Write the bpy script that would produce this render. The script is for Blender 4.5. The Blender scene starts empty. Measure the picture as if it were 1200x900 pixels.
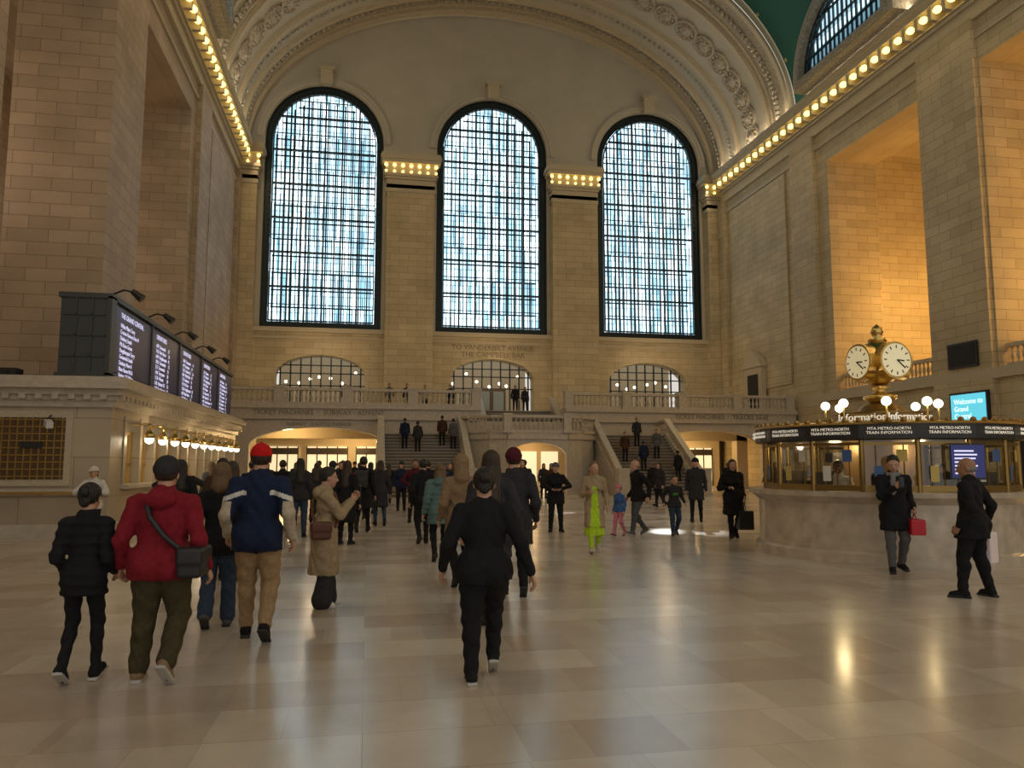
import bpy, math, random, time
import numpy as np
from mathutils import Vector, Matrix
from mathutils.geometry import tessellate_polygon
random.seed(7)
scene=bpy.context.scene
COL=scene.collection

# ------------------------------------------------------------------ materials
_m={}
def mat(name,col,rough=0.6,metal=0.0,emit=None,es=0.0,bump=0.0,bscale=20,spec=0.5,var=0.0,sample=True):
    if name in _m: return _m[name]
    m=bpy.data.materials.new(name); m.use_nodes=True
    nt=m.node_tree; b=nt.nodes['Principled BSDF']
    b.inputs['Base Color'].default_value=(*col,1)
    b.inputs['Roughness'].default_value=rough
    b.inputs['Metallic'].default_value=metal
    b.inputs['Specular IOR Level'].default_value=spec
    if emit:
        b.inputs['Emission Color'].default_value=(*emit,1)
        b.inputs['Emission Strength'].default_value=es
        if not sample: m.cycles.emission_sampling='NONE'
    if bump or var:
        tc=nt.nodes.new('ShaderNodeTexCoord')
        n=nt.nodes.new('ShaderNodeTexNoise'); n.inputs['Scale'].default_value=bscale; n.inputs['Detail'].default_value=4
        nt.links.new(tc.outputs['Object'],n.inputs['Vector'])
        if bump:
            bp=nt.nodes.new('ShaderNodeBump'); bp.inputs['Strength'].default_value=bump; bp.inputs['Distance'].default_value=0.02
            nt.links.new(n.outputs['Fac'],bp.inputs['Height']); nt.links.new(bp.outputs['Normal'],b.inputs['Normal'])
        if var:
            r=nt.nodes.new('ShaderNodeValToRGB')
            r.color_ramp.elements[0].position=0.3; r.color_ramp.elements[1].position=0.7
            r.color_ramp.elements[0].color=tuple(c*(1-var) for c in col)+(1,)
            r.color_ramp.elements[1].color=tuple(min(1,c*(1+var)) for c in col)+(1,)
            nt.links.new(n.outputs['Fac'],r.inputs['Fac']); nt.links.new(r.outputs['Color'],b.inputs['Base Color'])
    _m[name]=m; return m

def stone(name,c1,c2,mortar,bw=1.35,bh=0.48,ms=0.012,rough=0.6,bump=0.25,spec=0.4):
    if name in _m: return _m[name]
    m=bpy.data.materials.new(name); m.use_nodes=True
    nt=m.node_tree; N=nt.nodes; L=nt.links; b=N['Principled BSDF']
    g=N.new('ShaderNodeNewGeometry'); s=N.new('ShaderNodeSeparateXYZ'); L.new(g.outputs['Position'],s.inputs[0])
    sn=N.new('ShaderNodeSeparateXYZ'); L.new(g.outputs['True Normal'],sn.inputs[0])
    ab=N.new('ShaderNodeMath'); ab.operation='ABSOLUTE'; L.new(sn.outputs['X'],ab.inputs[0])
    gt=N.new('ShaderNodeMath'); gt.operation='GREATER_THAN'; gt.inputs[1].default_value=0.7; L.new(ab.outputs[0],gt.inputs[0])
    mx=N.new('ShaderNodeMix'); mx.data_type='FLOAT'
    L.new(gt.outputs[0],mx.inputs[0]); L.new(s.outputs['X'],mx.inputs[2]); L.new(s.outputs['Y'],mx.inputs[3])
    cb=N.new('ShaderNodeCombineXYZ'); L.new(mx.outputs[0],cb.inputs['X'])
    L.new(s.outputs['Z'],cb.inputs['Y'])
    br=N.new('ShaderNodeTexBrick'); L.new(cb.outputs[0],br.inputs['Vector'])
    br.inputs['Color1'].default_value=(*c1,1); br.inputs['Color2'].default_value=(*c2,1); br.inputs['Mortar'].default_value=(*mortar,1)
    br.inputs['Scale'].default_value=1.0; br.inputs['Mortar Size'].default_value=ms; br.inputs['Mortar Smooth'].default_value=0.3
    br.inputs['Brick Width'].default_value=bw; br.inputs['Row Height'].default_value=bh; br.inputs['Bias'].default_value=0.0
    n=N.new('ShaderNodeTexNoise'); n.inputs['Scale'].default_value=0.5; n.inputs['Detail'].default_value=6; L.new(g.outputs['Position'],n.inputs['Vector'])
    mr=N.new('ShaderNodeMapRange'); mr.inputs[1].default_value=0.3; mr.inputs[2].default_value=0.7; mr.inputs[3].default_value=0.86; mr.inputs[4].default_value=1.12
    L.new(n.outputs['Fac'],mr.inputs[0])
    vm=N.new('ShaderNodeVectorMath'); vm.operation='SCALE'; L.new(br.outputs['Color'],vm.inputs[0]); L.new(mr.outputs[0],vm.inputs['Scale'])
    L.new(vm.outputs[0],b.inputs['Base Color'])
    bp=N.new('ShaderNodeBump'); bp.inputs['Strength'].default_value=bump; bp.inputs['Distance'].default_value=0.02; bp.invert=True
    L.new(br.outputs['Fac'],bp.inputs['Height']); L.new(bp.outputs['Normal'],b.inputs['Normal'])
    b.inputs['Roughness'].default_value=rough; b.inputs['Specular IOR Level'].default_value=spec
    _m[name]=m; return m

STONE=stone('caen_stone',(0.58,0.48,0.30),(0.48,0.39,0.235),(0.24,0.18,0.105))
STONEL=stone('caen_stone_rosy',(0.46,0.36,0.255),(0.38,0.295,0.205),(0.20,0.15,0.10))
TRIM=mat('carved_stone',(0.50,0.43,0.30),0.6,bump=0.3,bscale=14,var=0.12)
PLASTER=mat('tympanum_plaster',(0.46,0.43,0.35),0.75,var=0.05,bscale=0.6)
ORN=mat('ornament_plaster',(0.38,0.34,0.265),0.7,bump=0.8,bscale=9,var=0.4)
MARBLE=mat('tennessee_marble',(0.50,0.44,0.345),0.35,bump=0.05,bscale=6,var=0.12)
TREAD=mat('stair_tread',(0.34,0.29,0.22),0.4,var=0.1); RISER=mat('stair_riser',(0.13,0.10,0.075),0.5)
DARK=mat('dark_void',(0.02,0.018,0.015),0.8)
IRON=mat('window_iron',(0.02,0.032,0.034),0.5,metal=0.2)
BRASS=mat('brass',(0.65,0.45,0.15),0.28,metal=1.0)
BLACK=mat('black_metal',(0.02,0.02,0.022),0.4)
BULB=mat('bulb_glow',(1,0.8,0.4),0.5,emit=(1.0,0.70,0.20),es=3.2,sample=False)
GLOBE=mat('globe_lamp',(1,0.9,0.7),0.5,emit=(1.0,0.88,0.66),es=3.5,sample=False)

def turquoise():
    m=bpy.data.materials.new('turquoise_ceiling'); m.use_nodes=True
    nt=m.node_tree; b=nt.nodes['Principled BSDF']
    g=nt.nodes.new('ShaderNodeNewGeometry')
    v=nt.nodes.new('ShaderNodeTexVoronoi'); v.inputs['Scale'].default_value=0.5; nt.links.new(g.outputs['Position'],v.inputs['Vector'])
    r=nt.nodes.new('ShaderNodeValToRGB'); r.color_ramp.elements[0].position=0.05; r.color_ramp.elements[1].position=0.07
    r.color_ramp.elements[0].color=(0.6,0.5,0.2,1); r.color_ramp.elements[1].color=(0.022,0.12,0.10,1)
    nt.links.new(v.outputs['Distance'],r.inputs['Fac']); nt.links.new(r.outputs['Color'],b.inputs['Base Color'])
    b.inputs['Roughness'].default_value=0.8
    return m
TURQ=turquoise()

def floor_mat():
    m=bpy.data.materials.new('marble_floor'); m.use_nodes=True
    nt=m.node_tree; N=nt.nodes; L=nt.links; b=N['Principled BSDF']
    g=N.new('ShaderNodeNewGeometry')
    def brick(w,h,c1,c2,mo,rot=0,off=0.5,fr=2):
        mp=N.new('ShaderNodeMapping'); mp.inputs['Rotation'].default_value=(0,0,rot); L.new(g.outputs['Position'],mp.inputs['Vector'])
        br=N.new('ShaderNodeTexBrick'); L.new(mp.outputs[0],br.inputs['Vector']); br.offset=off; br.offset_frequency=fr
        br.squash=0.7; br.squash_frequency=3
        br.inputs['Scale'].default_value=1; br.inputs['Brick Width'].default_value=w; br.inputs['Row Height'].default_value=h
        br.inputs['Mortar Size'].default_value=0.003
        br.inputs['Color1'].default_value=(*c1,1); br.inputs['Color2'].default_value=(*c2,1); br.inputs['Mortar'].default_value=(*mo,1)
        return br
    a=brick(1.3,0.62,(0.64,0.575,0.47),(0.44,0.36,0.28),(0.38,0.32,0.25),0,0.37)
    c=brick(0.93,0.62,(0.66,0.60,0.51),(0.41,0.325,0.25),(0.40,0.335,0.26),0,0.6,3)
    mx=N.new('ShaderNodeMix'); mx.data_type='RGBA'; mx.inputs[0].default_value=0.5
    L.new(a.outputs['Color'],mx.inputs[6]); L.new(c.outputs['Color'],mx.inputs[7])
    n=N.new('ShaderNodeTexNoise'); n.inputs['Scale'].default_value=1.6; n.inputs['Detail'].default_value=8; n.inputs['Roughness'].default_value=0.6
    L.new(g.outputs['Position'],n.inputs['Vector'])
    mr=N.new('ShaderNodeMapRange'); mr.inputs[1].default_value=0.3; mr.inputs[2].default_value=0.7; mr.inputs[3].default_value=0.88; mr.inputs[4].default_value=1.08
    L.new(n.outputs['Fac'],mr.inputs[0])
    vm=N.new('ShaderNodeVectorMath'); vm.operation='SCALE'; L.new(mx.outputs[2],vm.inputs[0]); L.new(mr.outputs[0],vm.inputs['Scale'])
    L.new(vm.outputs[0],b.inputs['Base Color'])
    n2=N.new('ShaderNodeTexNoise'); n2.inputs['Scale'].default_value=0.6; n2.inputs['Detail'].default_value=3; L.new(g.outputs['Position'],n2.inputs['Vector'])
    r2=N.new('ShaderNodeMapRange'); r2.inputs[1].default_value=0.3; r2.inputs[2].default_value=0.7; r2.inputs[3].default_value=0.17; r2.inputs[4].default_value=0.27; L.new(n2.outputs['Fac'],r2.inputs[0])
    L.new(r2.outputs[0],b.inputs['Roughness']); b.inputs['Specular IOR Level'].default_value=0.9
    return m
FLOORM=floor_mat()

def pane_mat():
    m=bpy.data.materials.new('emissive_daylight_pane'); m.use_nodes=True
    nt=m.node_tree; N=nt.nodes; L=nt.links; b=N['Principled BSDF']
    g=N.new('ShaderNodeNewGeometry'); s=N.new('ShaderNodeSeparateXYZ'); L.new(g.outputs['Position'],s.inputs[0])
    cb=N.new('ShaderNodeCombineXYZ'); L.new(s.outputs['X'],cb.inputs['X']); L.new(s.outputs['Z'],cb.inputs['Y'])
    def brick(w,h,ms,c1,c2,mo):
        br=N.new('ShaderNodeTexBrick'); L.new(cb.outputs[0],br.inputs['Vector']); br.offset=0.5
        br.inputs['Scale'].default_value=1; br.inputs['Brick Width'].default_value=w; br.inputs['Row Height'].default_value=h
        br.inputs['Mortar Size'].default_value=ms; br.inputs['Mortar Smooth'].default_value=0.2
        br.inputs['Color1'].default_value=(*c1,1); br.inputs['Color2'].default_value=(*c2,1); br.inputs['Mortar'].default_value=(*mo,1)
        return br
    br=brick(0.212,2.7,0.018,(1,1,1),(0.16,0.30,0.36),(0.10,0.15,0.17))
    b2=brick(1.27,1.31,0.05,(1,1,1),(0.62,0.74,0.80),(0.35,0.4,0.42))
    mp=N.new('ShaderNodeMapping'); mp.inputs['Scale'].default_value=(1.6,0.35,1); L.new(cb.outputs[0],mp.inputs['Vector'])
    n=N.new('ShaderNodeTexNoise'); n.inputs['Scale'].default_value=0.5; n.inputs['Detail'].default_value=3; L.new(mp.outputs[0],n.inputs['Vector'])
    r=N.new('ShaderNodeValToRGB'); r.color_ramp.elements[0].position=0.35; r.color_ramp.elements[1].position=0.62
    r.color_ramp.elements[0].color=(0.42,0.52,0.57,1); r.color_ramp.elements[1].color=(0.86,0.95,1,1)
    L.new(n.outputs['Fac'],r.inputs['Fac'])
    def mul(a,c):
        mx=N.new('ShaderNodeMix'); mx.data_type='RGBA'; mx.blend_type='MULTIPLY'; mx.inputs[0].default_value=1
        L.new(a,mx.inputs[6]); L.new(c,mx.inputs[7]); return mx.outputs[2]
    c=mul(mul(br.outputs['Color'],b2.outputs['Color']),r.outputs['Color'])
    L.new(c,b.inputs['Emission Color']); b.inputs['Emission Strength'].default_value=5.0  # daylight from outside is put into the pane as emission
    b.inputs['Base Color'].default_value=(0.1,0.12,0.13,1)
    return m
PANE=pane_mat()

# ------------------------------------------------------------------ mesh builder
class MB:
    def __init__(s): s.v=[]; s.f=[]; s.mi=[]; s.mats=[]
    def m(s,mt):
        if mt not in s.mats: s.mats.append(mt)
        return s.mats.index(mt)
    def add(s,vs,fs,mt):
        o=len(s.v); s.v+= [tuple(p) for p in vs]; i=s.m(mt)
        for f in fs: s.f.append(tuple(o+k for k in f)); s.mi.append(i)
    def box(s,x0,x1,y0,y1,z0,z1,mt):
        vs=[(x,y,z) for z in (z0,z1) for y in (y0,y1) for x in (x0,x1)]
        s.add(vs,[(0,2,3,1),(4,5,7,6),(0,1,5,4),(2,6,7,3),(0,4,6,2),(1,3,7,5)],mt)
    def beam(s,p0,p1,w,h,mt,up=(0,0,1)):
        p0=Vector(p0);p1=Vector(p1);d=(p1-p0).normalized();u=Vector(up)
        if abs(d.dot(u))>0.98: u=Vector((0,1,0))
        r=d.cross(u).normalized(); u=r.cross(d).normalized()
        vs=[]
        for p in (p0,p1):
            for a,b in ((-1,-1),(1,-1),(1,1),(-1,1)): vs.append(p+r*a*w/2+u*b*h/2)
        s.add(vs,[(0,3,2,1),(4,5,6,7),(0,1,5,4),(1,2,6,5),(2,3,7,6),(3,0,4,7)],mt)
    def cyl(s,p0,p1,r0,r1,n,mt,caps=True):
        p0=Vector(p0);p1=Vector(p1);d=(p1-p0).normalized();u=Vector((0,0,1))
        if abs(d.dot(u))>0.98: u=Vector((0,1,0))
        r=d.cross(u).normalized(); u=r.cross(d).normalized()
        vs=[]
        for p,q in ((p0,r0),(p1,r1)):
            for i in range(n):
                a=2*math.pi*i/n; vs.append(p+(r*math.cos(a)+u*math.sin(a))*q)
        fs=[(i,(i+1)%n,n+(i+1)%n,n+i) for i in range(n)]
        if caps: fs+=[tuple(range(n-1,-1,-1)),tuple(range(n,2*n))]
        s.add(vs,fs,mt)
    def lathe(s,c,prof,n,mt,sx=1,sy=1,a0=0):
        vs=[];k=len(prof)
        for (r,z) in prof:
            for i in range(n):
                a=a0+2*math.pi*i/n; vs.append((c[0]+r*sx*math.cos(a),c[1]+r*sy*math.sin(a),c[2]+z))
        fs=[]
        for j in range(k-1):
            for i in range(n):
                i2=(i+1)%n; fs.append((j*n+i,j*n+i2,(j+1)*n+i2,(j+1)*n+i))
        fs+=[tuple(range(n-1,-1,-1)),tuple(range((k-1)*n,k*n))]
        s.add(vs,fs,mt)
    def sphere(s,c,r,mt,n=10,k=6,sc=(1,1,1)):
        prof=[(max(1e-4,r*math.sin(math.pi*j/k)),-r*math.cos(math.pi*j/k)*sc[2]) for j in range(k+1)]
        s.lathe(c,prof,n,mt,sc[0],sc[1])
    def wall(s,outer,holes,fn,t,mt,mt2=None):
        loops=[[Vector((a,b,0)) for a,b in outer]]+[[Vector((a,b,0)) for a,b in h] for h in holes]
        tris=tessellate_polygon(loops)
        flat=[p for l in loops for p in l]
        s.add([fn(p.x,p.y,0) for p in flat],[tuple(x) for x in tris],mt)
        s.add([fn(p.x,p.y,t) for p in flat],[tuple(reversed(x)) for x in tris],mt)
        for l in loops:
            n=len(l); vs=[fn(p.x,p.y,0) for p in l]+[fn(p.x,p.y,t) for p in l]
            s.add(vs,[(i,(i+1)%n,n+(i+1)%n,n+i) for i in range(n)],mt2 or mt)
    def obj(s,name,smooth=False,parent=None,bevel=0):
        me=bpy.data.meshes.new(name); me.from_pydata(s.v,[],s.f)
        for x in s.mats: me.materials.append(x)
        me.polygons.foreach_set('material_index',s.mi)
        if smooth: me.polygons.foreach_set('use_smooth',[True]*len(me.polygons))
        me.update(); o=bpy.data.objects.new(name,me); COL.objects.link(o)
        if parent: o.parent=parent
        return o
def empty(name,loc=(0,0,0)):
    e=bpy.data.objects.new(name,None); COL.objects.link(e); e.location=loc; return e
def text(body,loc,rot,size,mt,name='lettering',parent=None,align='CENTER',ext=0.01,sp=1.0):
    c=bpy.data.curves.new(name,'FONT'); c.body=body; c.size=size; c.extrude=ext; c.align_x=align; c.space_character=sp
    c.resolution_u=3
    c.materials.append(mt); o=bpy.data.objects.new(name,c); COL.objects.link(o); o.location=loc; o.rotation_euler=rot
    if parent: o.parent=parent
    return o
def arch(cx,hw,z0,zs,rise=None,n=24):
    pts=[(cx-hw,z0),(cx+hw,z0)]
    ry=hw if rise is None else rise
    for i in range(n+1):
        a=math.pi*i/n
        pts.append((cx+hw*math.cos(a),zs+ry*math.sin(a)))
    return pts
def rect(a,b,c,d): return [(a,c),(b,c),(b,d),(a,d)]

XL,XR,YB,XC=-9.6,27.8,57.5,9.1
WX=[-3.6,9.2,22.1]; WH=4.35; WZ0=11.6; WZS=26.0

# ------------------------------------------------------------------ floor
b=MB(); b.add([(-20,-8,0),(42,-8,0),(42,75,0),(-20,75,0)],[(0,1,2,3)],FLOORM); b.obj('floor')

# ------------------------------------------------------------------ back wall
yb=lambda u,v,d:(u,YB+d,v)
b=MB()
holes=[arch(x,WH,WZ0,WZS) for x in WX]
LOWX=(-3.5,9.2,21.6)
holes+=[arch(x,3.2,5.12,8.1,1.5,12) for x in LOWX]
b.wall(rect(XL-1,XR+1,0.0,39),holes,yb,1.0,PLASTER,TRIM)
b.obj('wall_back')
b=MB()
lowholes=[arch(x,3.2,5.15,8.1,1.5,12) for x in LOWX]
b.wall(rect(XL,XR,5.1,11.3),lowholes,lambda u,v,d:(u,YB-0.3+d,v),0.28,STONE)
PIL=((XL,-8.3),(1.05,4.6),(13.8,17.4),(26.7,XR))
for (x0,x1) in PIL:
    b.box(x0,x1,YB-1.0,YB-0.02,5.12,22.6,STONE)
    b.box(x0-0.15,x1+0.15,YB-1.15,YB-0.02,5.12,6.1,STONE)
b.obj('wall_pilasters')
b=MB()
b.box(XL,XR,YB-0.5,YB-0.02,11.25,11.58,TRIM)
b.box(XL,XR,YB-0.42,YB-0.02,10.75,10.9,TRIM)
for (x0,x1) in PIL:
    for (e,z0,z1) in ((0.08,22.0,22.3),(0.0,22.3,22.6),(0.06,22.6,22.9),(0.0,22.9,23.0),(0.12,23.0,23.2),(0.25,23.2,23.4),(0.12,23.4,24.2),(0.4,24.2,24.45),(0.5,24.45,24.75),(0.42,24.75,24.95)):
        b.box(x0-e,x1+e,YB-1.0-e,YB-0.02,z0,z1,TRIM)
for cx in WX:
    n=40
    for (r0,r1,d) in ((4.4,4.62,0.12),(4.62,4.9,0.2)):
        prev=None
        for i in range(n+1):
            a=math.pi*i/n; c,sn=math.cos(a),math.sin(a)
            cur=[(cx+r*c,YB-q,WZS+r*sn) for r,q in ((r0,0),(r0,d),(r1,d),(r1,0))]
            if prev: b.add(prev+cur,[(0,1,5,4),(1,2,6,5),(2,3,7,6)],PLASTER)
            prev=cur
    b.box(cx-0.45,cx+0.45,YB-0.55,YB-0.02,WZS+4.3,WZS+5.5,TRIM)
    b.box(cx-0.6,cx+0.6,YB-0.65,YB-0.02,WZS+5.4,WZS+5.65,TRIM)
b.obj('trim_1')
b=MB()
for (x0,x1) in PIL:
    n=max(2,int((x1-x0+0.4)/0.62))
    for i in range(n+1):
        for z,r in ((23.55,.10),(24.02,.14)):
            x=x0-0.1+(x1-x0+0.2)*i/n
            b.sphere((x,YB-1.22,z),r,BULB,8,4)
b.obj('capital_light_bulbs',True)

# ------------------------------------------------------------------ windows
def bars(b,cx,hw,z0,zs,y,t,d,step_v,step_h,mt,off=0.0,th=None):
    th=th or t
    k=int(hw/step_v)+1
    for i in range(-k,k+1):
        x=i*step_v+off
        if abs(x)>=hw-0.05: continue
        top=zs+math.sqrt(max(0,hw*hw-x*x))
        b.box(cx+x-t/2,cx+x+t/2,y-d/2,y+d/2,z0,top,mt)
    z=z0+step_h
    while z<zs+hw-0.1:
        w=hw if z<zs else math.sqrt(hw*hw-(z-zs)**2)
        b.box(cx-w,cx+w,y-d/2,y+d/2,z-th/2,z+th/2,mt); z+=step_h
for i,cx in enumerate(WX):
    b=MB()
    bars(b,cx,WH-0.55,WZ0+0.5,WZS,YB+0.3,0.12,0.2,1.27,2.62,IRON,th=0.13)
    bars(b,cx,WH-0.55,WZ0+0.5,WZS,YB+0.32,0.055,0.08,0.3175,1.31,IRON,th=0.06)
    bars(b,cx,WH-0.55,WZ0+0.5,WZS,YB+1.5,0.11,0.1,0.635,1.31,IRON,0.12,th=0.10)
    def ring(r0,r1,y0,y1,mt):
        pts=[(cx-r0,WZ0+(WH-r0)),(cx+r0,WZ0+(WH-r0))]+[(cx+r0*math.cos(math.pi*j/32),WZS+r0*math.sin(math.pi*j/32)) for j in range(33)]
        pto=[(cx-r1,WZ0+(WH-r1)),(cx+r1,WZ0+(WH-r1))]+[(cx+r1*math.cos(math.pi*j/32),WZS+r1*math.sin(math.pi*j/32)) for j in range(33)]
        b.wall(pto,[pts],lambda u,v,d:(u,y0+d,v),y1-y0,mt)
    ring(WH-0.09,WH,YB+0.1,YB+0.5,IRON)
    ring(WH-0.62,WH-0.54,YB+0.15,YB+0.45,IRON)
    ring(WH-0.50,WH-0.09,YB+0.3,YB+0.4,IRON)
    def stud(x,z):
        b.cyl((x,YB+0.18,z),(x,YB+0.31,z),0.13,0.08,8,IRON)
    zz=WZ0+0.3
    while zz<WZS:
        stud(cx-WH+0.32,zz); stud(cx+WH-0.32,zz); zz+=0.42
    xx=-WH+0.7
    while xx<WH-0.6: stud(cx+xx,WZ0+0.32); xx+=0.42
    for j in range(33):
        a=math.pi*j/32; stud(cx+(WH-0.32)*math.cos(a),WZS+(WH-0.32)*math.sin(a))
    g=arch(cx,WH+0.3,WZ0-0.3,WZS,None,32)
    b.add([(u,YB+1.9,v) for u,v in g],[tuple(range(len(g)))],PANE)
    b.obj('window_%d'%(i+1))

GLOWWALL=mat('interior_glow_wall',(0.30,0.23,0.15),0.8,emit=(1.0,0.72,0.4),es=0.10)  # plain wall; the warm room light is put into its emission
for i,cx in enumerate(LOWX):
    b=MB(); b.box(cx-3.3,cx+3.3,YB+3.5,YB+3.6,5.1,10,GLOWWALL)
    y=YB+0.3
    for k in range(-4,5): b.box(cx+k*0.72-0.05,cx+k*0.72+0.05,y-0.05,y+0.05,5.12,9.55-0.045*k*k,IRON)
    for z in (7.4,8.3,8.9): 
        w=3.2 if z<=8.1 else 3.2*math.sqrt(max(0,1-((z-8.1)/1.5)**2)); b.box(cx-w,cx+w,y-0.05,y+0.05,z-0.04,z+0.04,IRON)
    for k in range(7): b.sphere((cx-2.6+k*0.85+random.uniform(-.2,.2),YB+2.2,8.2+random.uniform(-.5,.6)),0.12,GLOBE,8,5)
    if i==1:
        b.box(cx-1.1,cx+1.1,y-0.1,y+0.1,5.12,7.4,mat('door_wood',(0.10,0.06,0.03),0.4))
        for s_ in (-0.55,0.55): b.box(cx+s_-0.4,cx+s_+0.4,y-0.13,y-0.09,5.5,7.2,mat('door_glass',(0.25,0.3,0.3),0.1))
    b.obj('window_%d'%(i+4))

# ------------------------------------------------------------------ vault, arch
def ell(a,bb,t,z0=24.9): return (XC+a*math.cos(t),z0+bb*math.sin(t))
LZ,LR=25.6,3.95
OP=[(33.5,41.8),(21.4,29.6),(9.4,17.6),(-3,5.4)]
LYS=[37.65,25.5,13.5]
b=MB(); nt_=96; ys=[-6+0.6*i for i in range(86)]; ys=[y for y in ys if y<44.9]+[44.95]
vs=[]
for t in range(nt_+1):
    x,z=ell(18.7,13.2,math.pi*t/nt_)
    for y in ys: vs.append((x,y,z))
fs=[]; ny=len(ys)
for t in range(nt_):
    for j in range(ny-1):
        q=(t*ny+j,t*ny+j+1,(t+1)*ny+j+1,(t+1)*ny+j)
        cy=(ys[j]+ys[j+1])/2; cz=(vs[q[0]][2]+vs[q[2]][2])/2
        if any((cy-l)**2+(cz-LZ)**2<(LR+0.45)**2 for l in LYS) : continue
        fs.append(q)
b.add(vs,fs,TURQ); b.obj('ceiling',True)

AE=18.36
b=MB()
def ribband(a,bb,y0,y1,mt,n=96):
    vs=[]
    for t in range(n+1):
        x,z=ell(a,bb,math.pi*t/n); vs+= [(x,y0,z),(x,y1,z)]
    b.add(vs,[(2*i,2*i+1,2*i+3,2*i+2) for i in range(n)],mt)
def rib(y0,y1,d,mt=None,n=96):
    mt=mt or TRIM; vs=[]
    for t in range(n+1):
        for (a,bb,y) in ((AE,12.4,y0),(AE-d,12.4-d,y0),(AE-d,12.4-d,y1),(AE,12.4,y1)):
            x,z=ell(a,bb,math.pi*t/n); vs.append((x,y,z))
    fs=[]
    for i in range(n):
        for k in range(3): fs.append((4*i+k,4*i+k+1,4*i+k+5,4*i+k+4))
    b.add(vs,fs,mt)
ribband(AE,12.4,45.0,YB-.02,PLASTER)
ribband(AE-.02,12.38,45.5,47.6,ORN); ribband(AE-.02,12.38,55.0,56.6,ORN)
vs=[];n=96
for t in range(n+1):
    for (a,bb) in ((AE,12.4),(AE+.33,13.35)):
        x,z=ell(a,bb,math.pi*t/n,24.96); vs.append((x,45.0,z))
b.add(vs,[(2*i,2*i+1,2*i+3,2*i+2) for i in range(n)],TRIM)
for (y0,y1,d) in ((45.0,45.35,0.22),(47.6,47.95,0.3),(52.2,52.5,0.3),(54.6,54.95,0.25),(56.6,56.95,0.3),(47.1,47.25,0.12),(55.9,56.0,0.12)): rib(y0,y1,d)
nr=27
for i in range(nr):
    t=math.pi*(i+0.5)/nr
    x,z=ell(AE-.02,12.38,t); nx,nz=-math.cos(t)/AE,-math.sin(t)/12.38; l=math.hypot(nx,nz); nx/=l; nz/=l
    tx,tz=-nz,nx; y=50.1
    def P(r,a,h): return (x+tx*r*math.cos(a)+nx*h, y+r*math.sin(a), z+tz*r*math.cos(a)+nz*h)
    prof=[(0.95,0.0),(0.95,0.16),(0.8,0.2),(0.7,0.06),(0.5,0.06),(0.42,0.2),(0.25,0.22),(0.1,0.3)]
    n=20; vs=[P(r,2*math.pi*k/n,h) for (r,h) in prof for k in range(n)]
    fs=[(j*n+k,j*n+(k+1)%n,(j+1)*n+(k+1)%n,(j+1)*n+k) for j in range(len(prof)-1) for k in range(n)]
    fs.append(tuple((len(prof)-1)*n+k for k in range(n)))
    b.add(vs,fs,ORN)
    for k in range(10):
        a=2*math.pi*k/10
        p=P(0.6,a,0.12); b.sphere(p,0.1,TRIM,6,4)
for i in range(110):
    t=math.pi*(i+0.5)/110
    for y,r in ((46.4,0.22),(55.4,0.18),(53.5,0.12)):
        x,z=ell(AE-.12,12.28,t); b.sphere((x,y,z),r,ORN,6,4)
b.obj('vault_arch')

# ------------------------------------------------------------------ side walls
b=MB()
b.wall(rect(-6,YB-.02,0,24.9),[rect(a,c,6.0,20.5) for a,c in OP]+[],lambda u,v,d:(XR+d,u,v),3.4,STONE)
for (y0,y1) in ((43.0,45.6),(55.3,56.4),(29.7,33.4),(17.7,21.3)):
    b.box(XR-0.28,XR-0.003,y0,y1,0,22.6,STONE)
b.box(XR-0.12,XR-0.003,46.6,54.5,7,21.5,STONE)
b.obj('wall_right')
b=MB()
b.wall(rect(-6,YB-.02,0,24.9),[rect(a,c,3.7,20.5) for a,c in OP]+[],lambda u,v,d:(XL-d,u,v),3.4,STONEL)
for (y0,y1) in ((43.0,45.6),(55.3,56.4),):
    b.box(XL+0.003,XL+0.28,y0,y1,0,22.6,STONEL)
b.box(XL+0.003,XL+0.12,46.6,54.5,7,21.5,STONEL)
b.obj('wall_left')
b=MB()
b.box(XR+9,XR+9.3,-6,YB,0,24,STONE); b.box(XR+3.42,XR+9,-6,YB,5.8,6.0,MARBLE); b.box(XR+3.42,XR+9.2,-6,YB,21.5,21.8,STONE)
b.box(XR+3.42,XR+9.2,42.6,43.0,6,21.6,STONE)
for y in (35.3,36.8,38.3): b.box(XR+8.9,XR+9.02,y,y+1.1,7.0,9.2,DARK); b.box(XR+8.85,XR+9.02,y-.12,y+1.22,9.2,9.4,TRIM)
b.obj('wall_gallery_right')
b=MB()
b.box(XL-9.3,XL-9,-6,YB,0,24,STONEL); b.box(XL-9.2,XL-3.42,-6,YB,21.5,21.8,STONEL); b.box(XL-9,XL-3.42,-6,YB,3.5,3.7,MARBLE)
for y in (22,24.5,27,29.5,32,34.5,37,39.5):
    b.box(XL-9.02,XL-8.9,y,y+1.4,5,19,IRON); 
    for z in (7,9,11,13,15,17): b.box(XL-8.92,XL-8.85,y,y+1.4,z,z+.1,STONEL)
b.obj('wall_gallery_left')
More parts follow.
